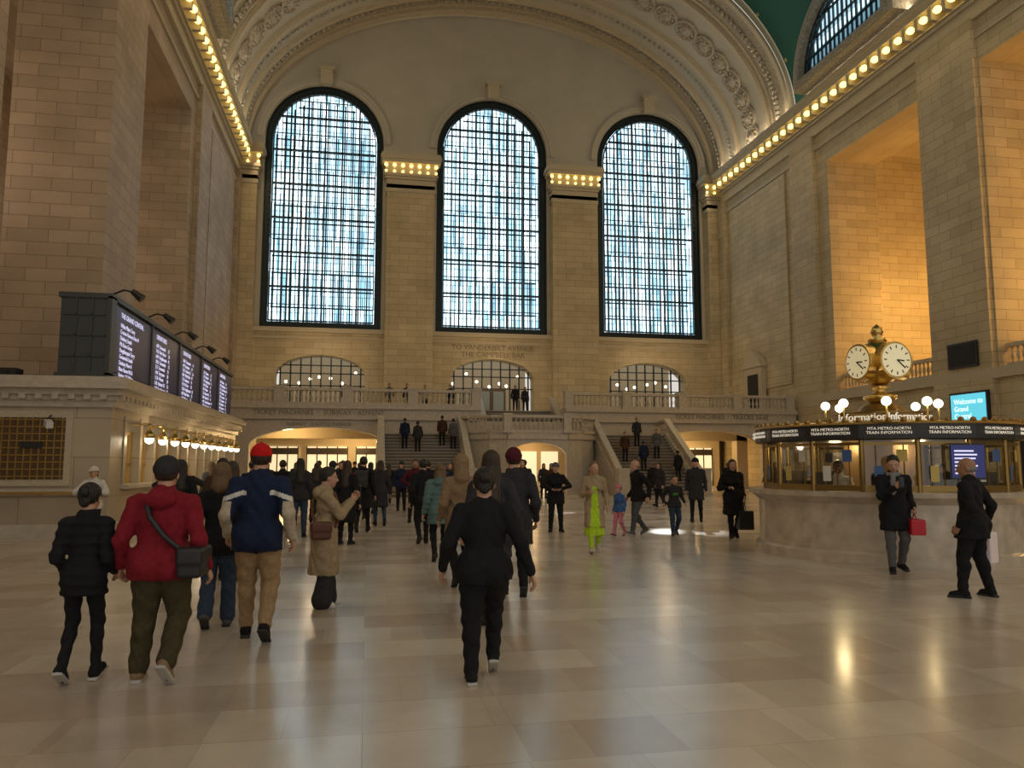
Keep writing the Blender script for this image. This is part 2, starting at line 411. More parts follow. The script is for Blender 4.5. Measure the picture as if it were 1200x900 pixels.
def cornice(sx,X,name):
    b=MB()
    steps=[(0.10,21.6,21.85),(0.22,22.5,22.8),(0.12,22.8,23.25),(0.3,23.25,23.42),(0.45,23.42,23.5),(0.95,24.15,24.45),(1.1,24.45,24.75),(0.9,24.75,24.95)]
    for d,z0,z1 in steps:
        x0,x1=sorted((X+(-sx)*0.003,X-sx*d)); b.box(x0,x1,-6,YB-1.7,z0,z1,TRIM)
    y=-5.5
    while y<YB-1.9:
        x0,x1=sorted((X-sx*0.003,X-sx*0.85)); b.box(x0,x1,y-0.12,y+0.12,23.5,24.15,TRIM); y+=0.95
    x0,x1=sorted((X-sx*0.1,X-sx*0.4)); b.box(x0,x1,-6,44.9,24.96,25.3,TRIM)
    b.obj(name)
    b=MB(); y=-5.05
    while y<YB-1.9:
        b.sphere((X-sx*0.80,y,23.80),0.21,BULB,8,5,(1,1.1,.85))
        y+=0.95
    b.obj('cornice_light_bulbs',True)
cornice(1,XR,'cornice_right'); cornice(-1,XL,'cornice_left')
wn=7
for sx,X in ((1,XR),(-1,XL)):
    for l in LYS:
        b=MB()
        n=36
        fnx=lambda u,v,d:(X-sx*1.75+sx*d,u,v)
        outer=[(l-LR-.75,24.97),(l+LR+.75,24.97)]+[(l+(LR+.75)*math.cos(math.pi*j/n),LZ+(LR+.75)*math.sin(math.pi*j/n)) for j in range(n+1)]
        inner=[(l-LR,25.4),(l+LR,25.4)]+[(l+LR*math.cos(math.pi*j/n),LZ+LR*math.sin(math.pi*j/n)) for j in range(0,n+1)]
        b.wall(outer,[inner],fnx,2.4,PLASTER,ORN)
        out2=[(l-LR-.35,25.05),(l+LR+.35,25.05)]+[(l+(LR+.35)*math.cos(math.pi*j/n),LZ+(LR+.35)*math.sin(math.pi*j/n)) for j in range(n+1)]
        b.wall(out2,[inner],lambda u,v,d:(X-sx*1.92+sx*d,u,v),0.2,ORN)
        x=X-sx*1.35
        for k in range(-9,10):
            yy=k*0.42
            tk=.05 if k%3==0 else .025
            if abs(yy)<LR: b.box(x-.06,x+.06,l+yy-tk,l+yy+tk,25.4,LZ+math.sqrt(LR*LR-yy*yy),IRON)
        for z in (26.6,27.6,28.6): 
            w=math.sqrt(LR*LR-(z-LZ)**2); b.box(x-.06,x+.06,l-w,l+w,z-.05,z+.05,IRON)
        for r0,r1 in ((LR-.14,LR-.005),(LR-.5,LR-.4)):
            pi=[(l+r0*math.cos(math.pi*j/n),LZ+r0*math.sin(math.pi*j/n)) for j in range(n+1)]; po=[(l+r1*math.cos(math.pi*j/n),LZ+r1*math.sin(math.pi*j/n)) for j in range(n,-1,-1)]
            b.wall(pi+po,[],lambda u,v,d:(x-sx*.1+sx*d,u,v),.2,IRON)
        b.add([(X-sx*1.1,u,v) for u,v in inner],[tuple(range(len(inner)))],PANE)
        b.obj('window_%d'%wn); wn+=1

# ------------------------------------------------------------------ balustrade helper
BAL=[(0.075,0.0),(0.075,0.05),(0.045,0.08),(0.05,0.14),(0.085,0.26),(0.08,0.34),(0.045,0.5),(0.04,0.58),(0.07,0.62),(0.07,0.68)]
def balustrade(b,p0,p1,mt,h=1.0,step=0.26):
    p0=Vector(p0);p1=Vector(p1);d=p1-p0;L=Vector((d.x,d.y,0)).length;n=max(1,int(L/step))
    b.beam(p0+Vector((0,0,0.08)),p1+Vector((0,0,0.08)),0.36,0.16,mt)
    b.beam(p0+Vector((0,0,h-0.08)),p1+Vector((0,0,h-0.08)),0.36,0.16,mt)
    k=(h-0.32)/0.68
    for i in range(n):
        p=p0+d*((i+0.5)/n)
        b.lathe((p.x,p.y,p.z+0.15),[(r,z*k) for r,z in BAL],8,mt)
def pedestal(b,x,y,z,mt,w=0.55,h=1.1):
    b.box(x-w/2,x+w/2,y-w/2,y+w/2,z,z+h-0.12,mt); b.box(x-w/2-.05,x+w/2+.05,y-w/2-.05,y+w/2+.05,z+h-0.12,z+h,mt)
    b.box(x-w/2-.05,x+w/2+.05,y-w/2-.05,y+w/2+.05,z,z+.14,mt)

# ------------------------------------------------------------------ balcony
YF=46.0; ZBAL=5.1; G0,G1=6.7,11.9; ZL=3.4; BL,BR=XL+.3,XR-.3; SC_=9.3
b=MB()
fy=lambda u,v,d:(u,YF+d,v)
b.wall(rect(BL,BR,0,4.25),[arch(-2.8,3.9,0.02,2.7,1.1,14),arch(21.4,3.9,0.02,2.7,1.1,14)],fy,0.8,MARBLE)
YK=YB-1.2
b.box(BL,G0,YF-0.12,YK,4.25,ZBAL,MARBLE); b.box(G1,BR,YF-0.12,YK,4.25,ZBAL,MARBLE); b.box(G0,G1,48.9,YK,4.25,ZBAL,MARBLE); b.box(BL,BR,YK,YB-.32,4.4,ZBAL-.002,MARBLE)
for x0,x1 in ((BL,G0),(G1,BR)):
    b.box(x0,x1,YF-0.3,YF,ZBAL-0.22,ZBAL,MARBLE); b.box(x0,x1,YF-0.2,YF,4.25,4.4,MARBLE)
b.obj('balcony')
b=MB()
def run(x0,x1,y,z,n):
    for i in range(n):
        a=x0+(x1-x0)*i/n; c=x0+(x1-x0)*(i+1)/n
        balustrade(b,(a+.28,y,z),(c-.28,y,z),MARBLE); pedestal(b,a,y,z,MARBLE)
    pedestal(b,x1,y,z,MARBLE)
run(XL+.7,G0-.3,YF+.1,ZBAL,4); run(G1+.3,XR-.7,YF+.1,ZBAL,4)
b.obj('balcony_balustrade')
b=MB()
CREAM=mat('passage_plaster',(0.6,0.5,0.33),0.6)
PASSGLOW=mat('added_passage_glow',(0.6,0.5,0.35),0.4,emit=(1.0,0.80,0.48),es=0.9)  # glowing panels added to brighten the passages
SHOPS=mat('shop_sign',(0.05,0.04,0.03),0.4)
for cx in (-2.8,21.4):
    b.box(cx-5.5,cx+5.5,56,56.2,0.0,4.2,CREAM)
    for k in (-3.4,0,3.4): 
        b.box(cx+k-1.4,cx+k+1.4,55.85,56.0,0.4,2.9,PASSGLOW)
        for q in (-1.4,-.7,0,.7,1.4): b.box(cx+k+q-.04,cx+k+q+.04,55.8,55.85,0.0,2.9,SHOPS)
        b.box(cx+k-1.4,cx+k+1.4,55.75,55.85,2.35,2.8,SHOPS)
    for s in (-1,1): b.box(cx+s*4.6-.4,cx+s*4.6+.4,50.5,51.3,0,4.2,CREAM)
    b.box(cx-5,cx+5,50.5,51.3,3.3,4.2,CREAM)
b.obj('wall_passage')
LETTER=mat('letter_dark',(0.20,0.16,0.11),0.6)
e=empty('wall_inscriptions')
text('TICKET MACHINES  ·  SUBWAY · ADVENT',(-2.8,YF-0.14,4.52),(math.pi/2,0,0),0.40,LETTER,parent=e)
text('TICKET MACHINES  ·  TRACKS 36-42',(22.3,YF-0.14,4.52),(math.pi/2,0,0),0.40,LETTER,parent=e)
text('SUBWAY · SHUTTLE PASSAGE',(-2.8,YF-0.02,3.88),(math.pi/2,0,0),0.28,LETTER,parent=e)
text('TO VANDERBILT AVENUE\nTHE CAMPBELL BAR',(9.25,YB-0.33,10.3),(math.pi/2,0,0),0.55,LETTER,parent=e)

# ------------------------------------------------------------------ staircase
b=MB()
SX=[(0.7,5.3),(13.3,17.9)]
nst=19; tr=0.27; ris=ZL/nst
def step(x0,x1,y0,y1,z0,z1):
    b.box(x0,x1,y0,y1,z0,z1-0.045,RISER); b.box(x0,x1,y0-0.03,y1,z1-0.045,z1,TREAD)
for (x0,x1) in SX:
    for i in range(nst):
        y1=44.5-i*tr
        step(x0+0.2,x1-0.2,y1-tr,44.55 if i==0 else y1+0.03,max(0.001,ZL-(i+1)*ris-0.2),ZL-i*ris)
    for x in (x0,x1):
        vs=[(x-0.22,44.6,0),(x-0.22,39.3,0),(x-0.22,39.3,0.35),(x-0.22,44.6,ZL+0.12)]
        vs+=[(x+0.22,p[1],p[2]) for p in vs]
        b.add(vs,[(0,1,2,3),(7,6,5,4),(0,4,5,1),(1,5,6,2),(2,6,7,3),(3,7,4,0)],MARBLE)
        balustrade(b,(x,39.6,0.38),(x,44.4,ZL+0.1),MARBLE,h=0.95,step=0.3)
        pedestal(b,x,39.2,0,MARBLE,0.6,1.45)
b.box(0.5,18.1,44.52,YF-0.22,ZL-0.5,ZL-.001,MARBLE)
b.box(0.5,5.3,44.6,44.7,0,ZL-.5,MARBLE); b.box(13.3,18.1,44.6,44.7,0,ZL-.5,MARBLE)
pl=[(5.3,44.5)]+[(SC_-4.0*math.cos(a),44.5-2.9*math.sin(a)) for a in (0.45,0.85,1.13)]+[(SC_+4.0*math.cos(a),44.5-2.9*math.sin(a)) for a in (1.13,0.85,0.45)]+[(13.3,44.5)]
n=len(pl)
b.add([(x,y,ZL) for x,y in pl]+[(x,y,ZL-0.35) for x,y in pl],[tuple(range(n)),tuple(range(2*n-1,n-1,-1))]+[(i,(i+1)%n,n+(i+1)%n,n+i) for i in range(n)],MARBLE)
for i in range(n-1):
    (xa,ya),(xb,yb_)=pl[i],pl[i+1]
    L=math.hypot(xb-xa,yb_-ya); dx,dy=(xb-xa)/L,(yb_-ya)/L
    hl=[arch(L/2,L/2-.08,0.02,2.1,0.75,14)] if i==3 else []
    b.wall(rect(0,L,0,ZL-0.3),hl,lambda u,v,d,xa=xa,ya=ya,dx=dx,dy=dy:(xa+dx*u-dy*d,ya+dy*u+dx*d,v),0.3,MARBLE)
    b.wall(rect(0,L,ZL-.35,ZL-.12),[],lambda u,v,d,xa=xa,ya=ya,dx=dx,dy=dy:(xa+dx*u+dy*.12-dy*d,ya+dy*u-dx*.12+dx*d,v),0.3,MARBLE)
    balustrade(b,(xa+dx*.1,ya+dy*.1+.15,ZL),(xb-dx*.1,yb_-dy*.1+.15,ZL),MARBLE,h=1.0)
for (x,y) in (pl[0],pl[3],pl[4],pl[7]): pedestal(b,x,y+.1,ZL,MARBLE,0.42,1.08)
for x in (0.6,18.0): balustrade(b,(x,44.7,ZL),(x,45.6,ZL),MARBLE,h=1.0)
b.box(6.5,12.1,44.6,44.8,0.05,ZL-.5,CREAM)
for q in (8.0,9.3,10.6): b.box(q-.5,q+.5,44.5,44.6,0,2.4,PASSGLOW)
for i in range(9): step(G0+.02,G1-.02,YF-.2+i*0.3,YF-.2+(i+1)*0.3+.02,ZL-.1,ZL+(i+1)*0.185)
b.box(G0+.02,G1-.02,48.48,48.88,ZBAL-.3,ZBAL,MARBLE)
for s in (-1,1):
    x=SC_+s*2.4
    balustrade(b,(x,YF+.35,ZL+.3),(x,48.7,ZBAL),MARBLE,h=0.95)
b.obj('staircase')

# ------------------------------------------------------------------ ticket booths
BX=-5.85; BY0,BY1=19.2,36.2; BW=XL+.02
b=MB()
BM=stone('booth_marble',(0.47,0.40,0.29),(0.41,0.34,0.24),(0.26,0.21,0.14),bw=2.2,bh=0.9,rough=0.3,bump=0.1)
b.box(BW,BX-1.2,BY0+.3,BY1-.3,0,3.2,BM)
b.box(BW,BX,BY0,BY0+0.9,0.001,3.2,BM); b.box(BX-1.25,BX,BY1-.4,BY1,0.001,3.2,BM)
b.box(BX-1.2,BX,BY0+.9,BY1-.4,0,1.05,BM); b.box(BX-1.2,BX+0.18,BY0+.9,BY1-.4,1.05,1.15,MARBLE); b.box(BX-1.2,BX,BY0+.9,BY1-.4,2.75,3.2,BM)
b.box(BW,BX+.12,BY0-.12,BY0,0,0.3,MARBLE); b.box(BX,BX+.12,BY0,BY1,0,0.3,MARBLE)
for d,z0,z1 in ((0.10,2.95,3.1),(0.16,3.1,3.22),(0.25,3.22,3.36),(0.42,3.36,3.52),(0.32,3.52,3.64)):
    b.box(BW,BX+d,BY0-d,BY0+.5,z0,z1,MARBLE); b.box(BX-.5,BX+d,BY0+.5,BY1+.1,z0,z1,MARBLE)
b.box(BW,BX-.5,BY0+.5,BY1,3.2,3.6,MARBLE)
b.box(BW,BX+.04,BY0-.07,BY0,0.95,1.08,MARBLE)
y=BY0-.1
while y<BY1: b.box(BX+.1,BX+.26,y,y+.14,3.12,3.24,MARBLE); y+=.34
x=BX-.05
while x>BW: b.box(x-.14,x,BY0-.28,BY0-.12,3.12,3.24,MARBLE); x-=.34
y=BY0+1.1
TW=mat('ticket_interior_glow',(0.6,0.55,0.45),0.5,emit=(1.0,0.86,0.64),es=0.8)  # lit booth interior behind the grilles, its brightness put in as emission
while y+1.3<BY1:
    b.box(BX-1.2,BX+0.03,y-0.18,y+0.02,1.05,2.8,BM)
    b.box(BX-0.8,BX-0.7,y,y+1.15,1.15,2.75,TW)
    for q in range(7): b.box(BX-0.22,BX-0.18,y+0.08+q*0.17,y+0.1+q*0.17,1.15,2.4,BRASS)
    b.box(BX-0.24,BX-0.16,y,y+1.15,2.38,2.46,BRASS); b.box(BX-0.24,BX-0.16,y,y+1.15,1.6,1.66,BRASS)
    y+=1.33
b.box(-8.3,-6.65,BY0-.06,BY0,1.15,2.85,TRIM)
b.box(-8.15,-6.8,BY0-.08,BY0-.05,1.3,2.7,mat('bronze_dark',(0.12,0.08,0.04),0.45,metal=0.6))
for i in range(9):
    b.box(-8.15,-6.8,BY0-.11,BY0-.08,1.36+i*.16,1.38+i*.16,BRASS); 
    b.box(-8.1+i*.155,-8.08+i*.155,BY0-.11,BY0-.08,1.3,2.7,BRASS)
b.box(-7.7,-7.25,BY0-.13,BY0-.08,2.0,2.15,BLACK)
b.obj('ticket_booths')
b=MB(); y=BY0+1.1
while y+1.3<BY1:
    yy=y+0.57
    b.cyl((BX,yy,2.62),(BX+.4,yy,2.66),0.02,0.02,6,BRASS); b.cyl((BX+.4,yy,2.66),(BX+.4,yy,2.5),0.03,0.03,6,BRASS)
    b.lathe((BX+.4,yy,2.3),[(0.15,0),(0.13,0.1),(0.05,0.2)],12,BRASS); b.sphere((BX+.4,yy,2.27),0.12,GLOBE,10,6)
    y+=1.33
b.obj('ticket_booth_lamps',True)
b=MB()
b.cyl((-8.2,BY0-.35,1.0),(-6.1,BY0-.35,1.0),0.03,0.03,8,BRASS)
for x in (-8.1,-7.2,-6.2): b.cyl((x,BY0-.35,1.0),(x,BY0-.1,0.95),0.02,0.02,6,BRASS)
b.obj('handrail')
b=MB(); b.cyl((-7.1,BY0-.1,2.75),(-7.1,BY0-.35,2.62),.02,.02,6,BLACK); b.beam((-7.1,BY0-.3,2.58),(-6.95,BY0-.55,2.5),.14,.14,mat('camera_white',(.6,.6,.6),.4)); b.obj('security_camera')

# ------------------------------------------------------------------ departure board
DB=mat('board_frame',(0.07,0.08,0.075),0.45,metal=0.3)
SCR=mat('board_screen',(0.006,0.006,0.012),0.3,emit=(0.03,0.02,0.12),es=0.12)
TX=mat('board_text',(0.6,0.6,0.8),0.5,emit=(0.72,0.70,1.0),es=0.85,sample=False)
e=empty('departure_board',(BX,BY0,3.7)); PI_=Matrix.Translation((-BX,-BY0,-3.7))
q_=-.22
b=MB()
b.box(-7.0+q_,-5.95+q_,19.6,36.4,3.75,5.65,DB); b.box(-7.05+q_,-5.86+q_,19.55,36.45,5.6,5.72,DB); b.box(-7.05+q_,-5.86+q_,19.55,36.45,3.66,3.8,DB)
for z in (4.2,4.7,5.2): b.box(-6.95+q_,-6.0+q_,19.56,19.62,z-.02,z+.02,DB)
for x in (-6.65,-6.3): b.box(x-.02+q_,x+.02+q_,19.56,19.62,3.8,5.6,DB)
nS=5; w=(36.4-19.9)/nS
b.box(-5.96+q_,-5.86+q_,19.55,19.9,3.75,5.65,DB)
for i in range(nS):
    y0=19.9+i*w; b.box(-5.95+q_,-5.9+q_,y0+.08,y0+w-.08,3.88,5.52,SCR)
    b.box(-5.95+q_,-5.87+q_,y0-.05,y0+.05,3.75,5.65,DB)
o=b.obj('board_body'); o.parent=e; o.matrix_parent_inverse=PI_
cities=['Stamford','New Haven','White Plains','Croton-Harmon','Southeast','Poughkeepsie','Harlem-125','Greenwich','Mt Kisco','Danbury','Wassaic','Tarrytown']
for i in range(nS):
    y0=19.9+i*w
    lines=[]
    for r in range(9):
        lines.append('%d:%02d  %-14s  %d'%(random.randint(1,12),random.randint(0,59),random.choice(cities),random.randint(11,42)) if i else random.choice(cities)+' '+random.choice(cities)[:5])
    head='THE GRAND CENTRAL' if i==0 else 'DEPARTURES'
    for bd,z,sz,nm in ((head,5.28,.19,'screen_heading'),('\n'.join(lines),5.04,.155,'screen_rows')):
        t=text(bd,(-5.885+q_,y0+.45,z),(math.pi/2,0,math.pi/2),sz,TX,nm,align='LEFT',ext=0.002); t.parent=e; t.matrix_parent_inverse=PI_
b=MB()
for y in (21,24.2,27.4,30.6,33.8):
    pts=[(-6.3,y,5.7),(-6.3,y,6.0),(-6.05,y,6.12),(-5.75,y,6.05)]
    pts=[(p[0]+q_,p[1],p[2]) for p in pts]
    for p,q in zip(pts,pts[1:]): b.cyl(p,q,.025,.025,6,BLACK)
    b.cyl((-5.85+q_,y,6.1),(-5.6+q_,y,5.9),.07,.12,10,BLACK)
o=b.obj('board_spotlights'); o.parent=e; o.matrix_parent_inverse=PI_
b=MB(); b.box(-8.6,-8.1,19.6,20.0,3.65,3.88,BLACK); b.cyl((-8.35,19.55,3.77),(-8.35,19.62,3.77),.1,.1,12,DARK); b.obj('floodlight')

# ------------------------------------------------------------------ right wall fittings
b=MB()
for a,c in OP[:3]: 
    balustrade(b,(XR+.5,a+.1,6.01),(XR+.5,c-.1,6.01),MARBLE,h=1.05,step=.3)
b.obj('gallery_balustrade')
b=MB(); X_=XR-.13
b.box(X_-.35,X_,49.9,52.4,5.12,8.6,TRIM); b.box(X_-.38,X_-.3,50.4,51.9,5.2,8.1,DARK)
vs=[(X_-.5,49.7,8.6),(X_-.5,52.6,8.6),(X_-.5,52.2,9.2),(X_-.5,51.15,9.9),(X_-.5,50.1,9.2)]; vs+=[(X_,p[1],p[2]) for p in vs]
b.add(vs,[(0,1,2,3,4),(9,8,7,6,5)]+[(i,(i+1)%5,5+(i+1)%5,5+i) for i in range(5)],TRIM)
b.obj('door_1')
b=MB(); b.box(XR-.42,XR-.3,30.4,32.2,6.15,7.35,BLACK); b.box(XR-.44,XR-.42,30.5,32.1,6.25,7.25,DARK); b.obj('speaker_panel')
b=MB(); SC=mat('ad_screen',(0.1,0.5,0.6),0.3,emit=(0.10,0.52,0.66),es=1.1)
b.box(XR-.45,XR-.3,29.9,32.2,3.25,5.0,BLACK); b.box(XR-.47,XR-.45,30.0,32.1,3.35,4.9,SC); o=b.obj('advertising_screen')
WT=mat('white_glow',(1,1,1),0.5,emit=(1,1,1),es=1.0,sample=False)
text('Welcome to\nGrand\nCentral',(XR-.48,31.9,4.45),(math.pi/2,0,-math.pi/2),0.34,WT,'ad_text',align='LEFT',ext=.003,parent=o)
b=MB()
GS=mat('gate_sign',(.05,.05,.05),.4,emit=(1,.75,.4),es=.5)
for a in (34.2,38.0,22.5,26.0): 
    b.box(XR-.14,XR-.01,a-.2,a+3.2,0,3.9,TRIM); b.box(XR-.18,XR-.1,a,a+3,0,3.4,DARK)
    b.box(XR-.22,XR-.1,a+.1,a+2.9,2.7,3.3,GS)
b.box(XR-.3,XR-.285,-6,45.9,5.5,5.98,TRIM); b.box(XR-.2,XR-.01,-6,45.9,5.5,5.98,TRIM); b.box(XR-.3,XR-.01,-6,45.9,0,.5,TRIM)
b.obj('trim_3')

# ------------------------------------------------------------------ information booth
C=Vector((9.65,13.14,0))
e=empty('information_booth',C)
def inb(o): o.parent=e; o.matrix_parent_inverse=Matrix.Translation(-C); return o
b=MB()
b.lathe((C.x,C.y,0),[(2.36,0),(2.36,0.16),(2.28,0.2),(2.28,0.98),(2.34,1.02),(2.46,1.1),(2.48,1.18),(2.0,1.18)],64,mat('counter_marble',(0.50,0.43,0.33),0.25,bump=0.03,bscale=4,var=0.18))
inb(b.obj('counter',False))
b=MB(); NN=16
GL=bpy.data.materials.new('booth_glass'); GL.use_nodes=True
nt=GL.node_tree; nt.nodes.clear(); o_=nt.nodes.new('ShaderNodeOutputMaterial'); mxs=nt.nodes.new('ShaderNodeMixShader'); tr_=nt.nodes.new('ShaderNodeBsdfTransparent'); gl_=nt.nodes.new('ShaderNodeBsdfGlossy'); gl_.inputs['Roughness'].default_value=0.03; mxs.inputs[0].default_value=0.1
tr_.inputs[0].default_value=(0.85,0.85,0.8,1)
nt.links.new(tr_.outputs[0],mxs.inputs[1]); nt.links.new(gl_.outputs[0],mxs.inputs[2]); nt.links.new(mxs.outputs[0],o_.inputs[0])
BRD=mat('brass_dark',(0.30,0.20,0.07),0.35,metal=0.9)
NOTE=[mat('notice_white',(0.6,0.58,0.52),.6),mat('notice_blue',(0.05,0.12,0.3),.5),mat('notice_yellow',(0.55,0.4,0.1),.5)]
pv=[(C.x+2.15*math.cos(2*math.pi*i/NN),C.y+2.15*math.sin(2*math.pi*i/NN)) for i in range(NN)]
for i in range(NN):
    (xa,ya),(xb,yb_)=pv[i],pv[(i+1)%NN]
    b.cyl((xa,ya,1.18),(xa,ya,2.25),0.045,0.045,8,BRD)
    b.beam((xa,ya,1.24),(xb,yb_,1.24),0.06,0.1,BRD); b.beam((xa,ya,1.98),(xb,yb_,1.98),0.05,0.05,BRD)
    b.add([(xa,ya,1.28),(xb,yb_,1.28),(xb,yb_,2.06),(xa,ya,2.06)],[(0,1,2,3)],GL)
    for q in (0.25,0.5,0.75):
        x_,y_=xa+(xb-xa)*q,ya+(yb_-ya)*q; b.cyl((x_,y_,1.28),(x_,y_,1.55 if q==0.5 else 1.98),0.012,0.012,5,BRD)
    for q,z0,dw,dh,nm in ((.3,1.35,.07,.13,i%3),(.72,1.68,.08,.1,(i+1)%3)):
        x_,y_=xa+(xb-xa)*q,ya+(yb_-ya)*q; dx,dy=(xb-xa)/.84,(yb_-ya)/.84; ox,oy=dy*.02,-dx*.02
        b.add([(x_-dx*dw+ox,y_-dy*dw+oy,z0),(x_+dx*dw+ox,y_+dy*dw+oy,z0),(x_+dx*dw+ox,y_+dy*dw+oy,z0+2*dh),(x_-dx*dw+ox,y_-dy*dw+oy,z0+2*dh)],[(0,1,2,3)],NOTE[nm])
inb(b.obj('glazing'))
b=MB()
b.lathe((C.x,C.y,0),[(2.2,2.04),(2.32,2.06),(2.32,2.30),(2.2,2.32),(1.0,2.36)],NN*2,BLACK)
for i in range(64):
    a=2*math.pi*i/64; b.sphere((C.x+2.27*math.cos(a),C.y+2.27*math.sin(a),2.36),0.055,BRD,6,4)
b.lathe((C.x,C.y,0),[(2.34,2.30),(2.36,2.33),(2.3,2.35)],64,BRASS)
inb(b.obj('fascia'))
b=MB()
b.lathe((C.x,C.y,0),[(0.7,0),(0.7,2.05)],16,mat('booth_core',(0.25,0.16,0.07),0.4,metal=0.3))
b.lathe((C.x,C.y,0),[(1.9,0.9),(1.9,0.95),(1.5,0.95)],24,mat('desk',(0.12,0.07,0.04),0.4))
for i in range(10):
    a=2*math.pi*i/10+.3; x_,y_=C.x+1.7*math.cos(a),C.y+1.7*math.sin(a)
    b.box(x_-.2,x_+.2,y_-.03,y_+.03,1.15,1.5,BLACK); b.box(x_-.03,x_+.03,y_-.03,y_+.03,.95,1.15,BLACK)
inb(b.obj('interior'))
SIGNW=mat('sign_white',(0.8,0.75,0.65),0.5,emit=(1.0,0.90,0.72),es=0.45,sample=False)
BLUE=mat('blue_screen',(0.01,0.015,0.05),0.3,emit=(0.03,0.04,0.22),es=0.4)
for i in range(NN):
    a=2*math.pi*(i+0.5)/NN
    if math.cos(a-math.radians(233.7))<-0.1: continue
    x_,y_=C.x+2.335*math.cos(a),C.y+2.335*math.sin(a)
    t=text('MTA METRO-NORTH\nTRAIN INFORMATION',(x_,y_,2.20),(math.pi/2,0,a+math.pi/2),0.068,SIGNW,'sign_lettering',ext=.002); inb(t)
a=math.radians(268); b=MB(); r=2.2; tx,ty=-math.sin(a),math.cos(a)
pt=lambda s,z,rr=r:(C.x+rr*math.cos(a)+tx*s,C.y+rr*math.sin(a)+ty*s,z)
b.add([pt(-.3,1.42),pt(.3,1.42),pt(.3,1.95),pt(-.3,1.95)],[(0,1,2,3)],BLUE)
b.add([pt(-.33,1.39,2.19),pt(.33,1.39,2.19),pt(.33,1.98,2.19),pt(-.33,1.98,2.19)],[(0,1,2,3)],BLACK)
for k in range(7): b.add([pt(-.25,1.48+k*.06,2.21),pt(.1+.03*(k%3),1.48+k*.06,2.21),pt(.1+.03*(k%3),1.505+k*.06,2.21),pt(-.25,1.505+k*.06,2.21)],[(0,1,2,3)],TX)
inb(b.obj('status_screen'))
b=MB()
b.lathe((C.x,C.y,-.06),[(0.95,2.4),(0.95,2.46),(0.8,2.5),(0.8,2.62),(0.86,2.66),(0.45,2.68),(0.36,2.8),(0.2,2.86)],32,BRD)
b.lathe((C.x,C.y,-.06),[(0.16,2.84),(0.3,2.95),(0.3,3.0),(0.12,3.05),(0.1,3.12),(0.2,3.16),(0.16,3.2)],24,BRASS)
ZC=3.58
b.sphere((C.x,C.y,ZC),0.44,BRASS,28,16)
b.lathe((C.x,C.y,ZC+.4),[(0.16,0),(0.18,0.06),(0.07,0.1),(0.1,0.16),(0.12,0.2),(0.1,0.27),(0.03,0.34),(0.01,0.36)],16,BRASS)
inb(b.obj('clock_stand',True))
FACE=mat('clock_face',(0.8,0.74,0.52),0.4,emit=(1.0,0.85,0.5),es=0.3)
b=MB()
a0=math.radians(233.7)+math.radians(40)
for k in range(4):
    a=a0+k*math.pi/2; n=Vector((math.cos(a),math.sin(a),0)); c=Vector((C.x,C.y,ZC))
    b.cyl(c+n*.25,c+n*.47,0.35,0.35,32,BRASS); b.cyl(c+n*.47,c+n*.485,0.31,0.31,32,FACE)
    t=Vector((-n.y,n.x,0)); z=Vector((0,0,1))
    for q in range(12):
        an=math.pi*q/6; p=c+n*.49+(t*math.sin(an)+z*math.cos(an))*.25; d=(t*math.sin(an)+z*math.cos(an))
        b.beam(p-d*.03,p+d*.03,.02,.006,BLACK,up=n)
    for an,l in ((math.radians(95),.16),(math.radians(130),.23)):
        d=(t*math.sin(an)+z*math.cos(an)); b.beam(c+n*.495,c+n*.495+d*l,.025,.006,BLACK,up=n)
inb(b.obj('clock_faces'))
b=MB()
for k in range(8):
    a=2*math.pi*k/8+.25; x_,y_=C.x+.98*math.cos(a),C.y+.98*math.sin(a)
    b.cyl((x_,y_,2.36),(x_,y_,2.7),.02,.02,6,BRASS); b.sphere((x_,y_,2.77),.085,GLOBE,12,8)
inb(b.obj('booth_lamps',True))
for da in (-22,35):
    a=math.radians(233.7+da)
    t=text('Information',(C.x+.84*math.cos(a),C.y+.84*math.sin(a),2.44),(math.pi/2,0,a+math.pi/2),0.19,SIGNW,'sign_lettering',ext=.01); inb(t)

# ------------------------------------------------------------------ lights
def area(name,loc,rot,sx,sy,p,col,spread=None):
    l=bpy.data.lights.new(name,'AREA'); l.shape='RECTANGLE'; l.size=sx; l.size_y=sy; l.energy=p; l.color=col
    if spread: l.spread=spread
    o=bpy.data.objects.new(name,l); COL.objects.link(o); o.location=loc; o.rotation_euler=rot; return o
def point(name,loc,p,col,r=.3):
    l=bpy.data.lights.new(name,'POINT'); l.energy=p; l.color=col; l.shadow_soft_size=r
    o=bpy.data.objects.new(name,l); COL.objects.link(o); o.location=loc; return o
area('cove_light',(XR-1.15,25,23.6),(0,math.radians(60),0),0.3,62,1200,(1,.73,.42))
area('cove_light',(XL+1.15,25,23.6),(0,math.radians(-60),0),0.3,62,1000,(1,.73,.42))
area('cornice_uplight',(XR-.75,26,25.0),(0,math.radians(145),0),0.25,58,1100,(1,.80,.55))
area('cornice_uplight',(XL+.75,26,25.0),(0,math.radians(-145),0),0.25,58,1100,(1,.80,.55))
for y in (37.8,25.7,13.6):
    point('gallery_chandelier',(XR+6.0,y,11),1100,(1,.57,.18),.6)
    point('gallery_chandelier',(XL-6.0,y,13),260,(1,.72,.48),.6)
for cx in (-2.8,21.4):
    point('passage_lamp',(cx-2,48.5,3.6),220,(1,.66,.28),.3); point('passage_lamp',(cx+2,53.5,3.4),220,(1,.66,.28),.3)
point('under_stair_lamp',(9.3,43.3,2.8),45,(1,.60,.25),.2)
for x in LOWX: point('balcony_lamp',(x,54,9.5),140,(1,.74,.45),.3)
for y in (22,27,32): point('ticket_lamp',(BX+.7,y,2.3),22,(1,.78,.5),.12)
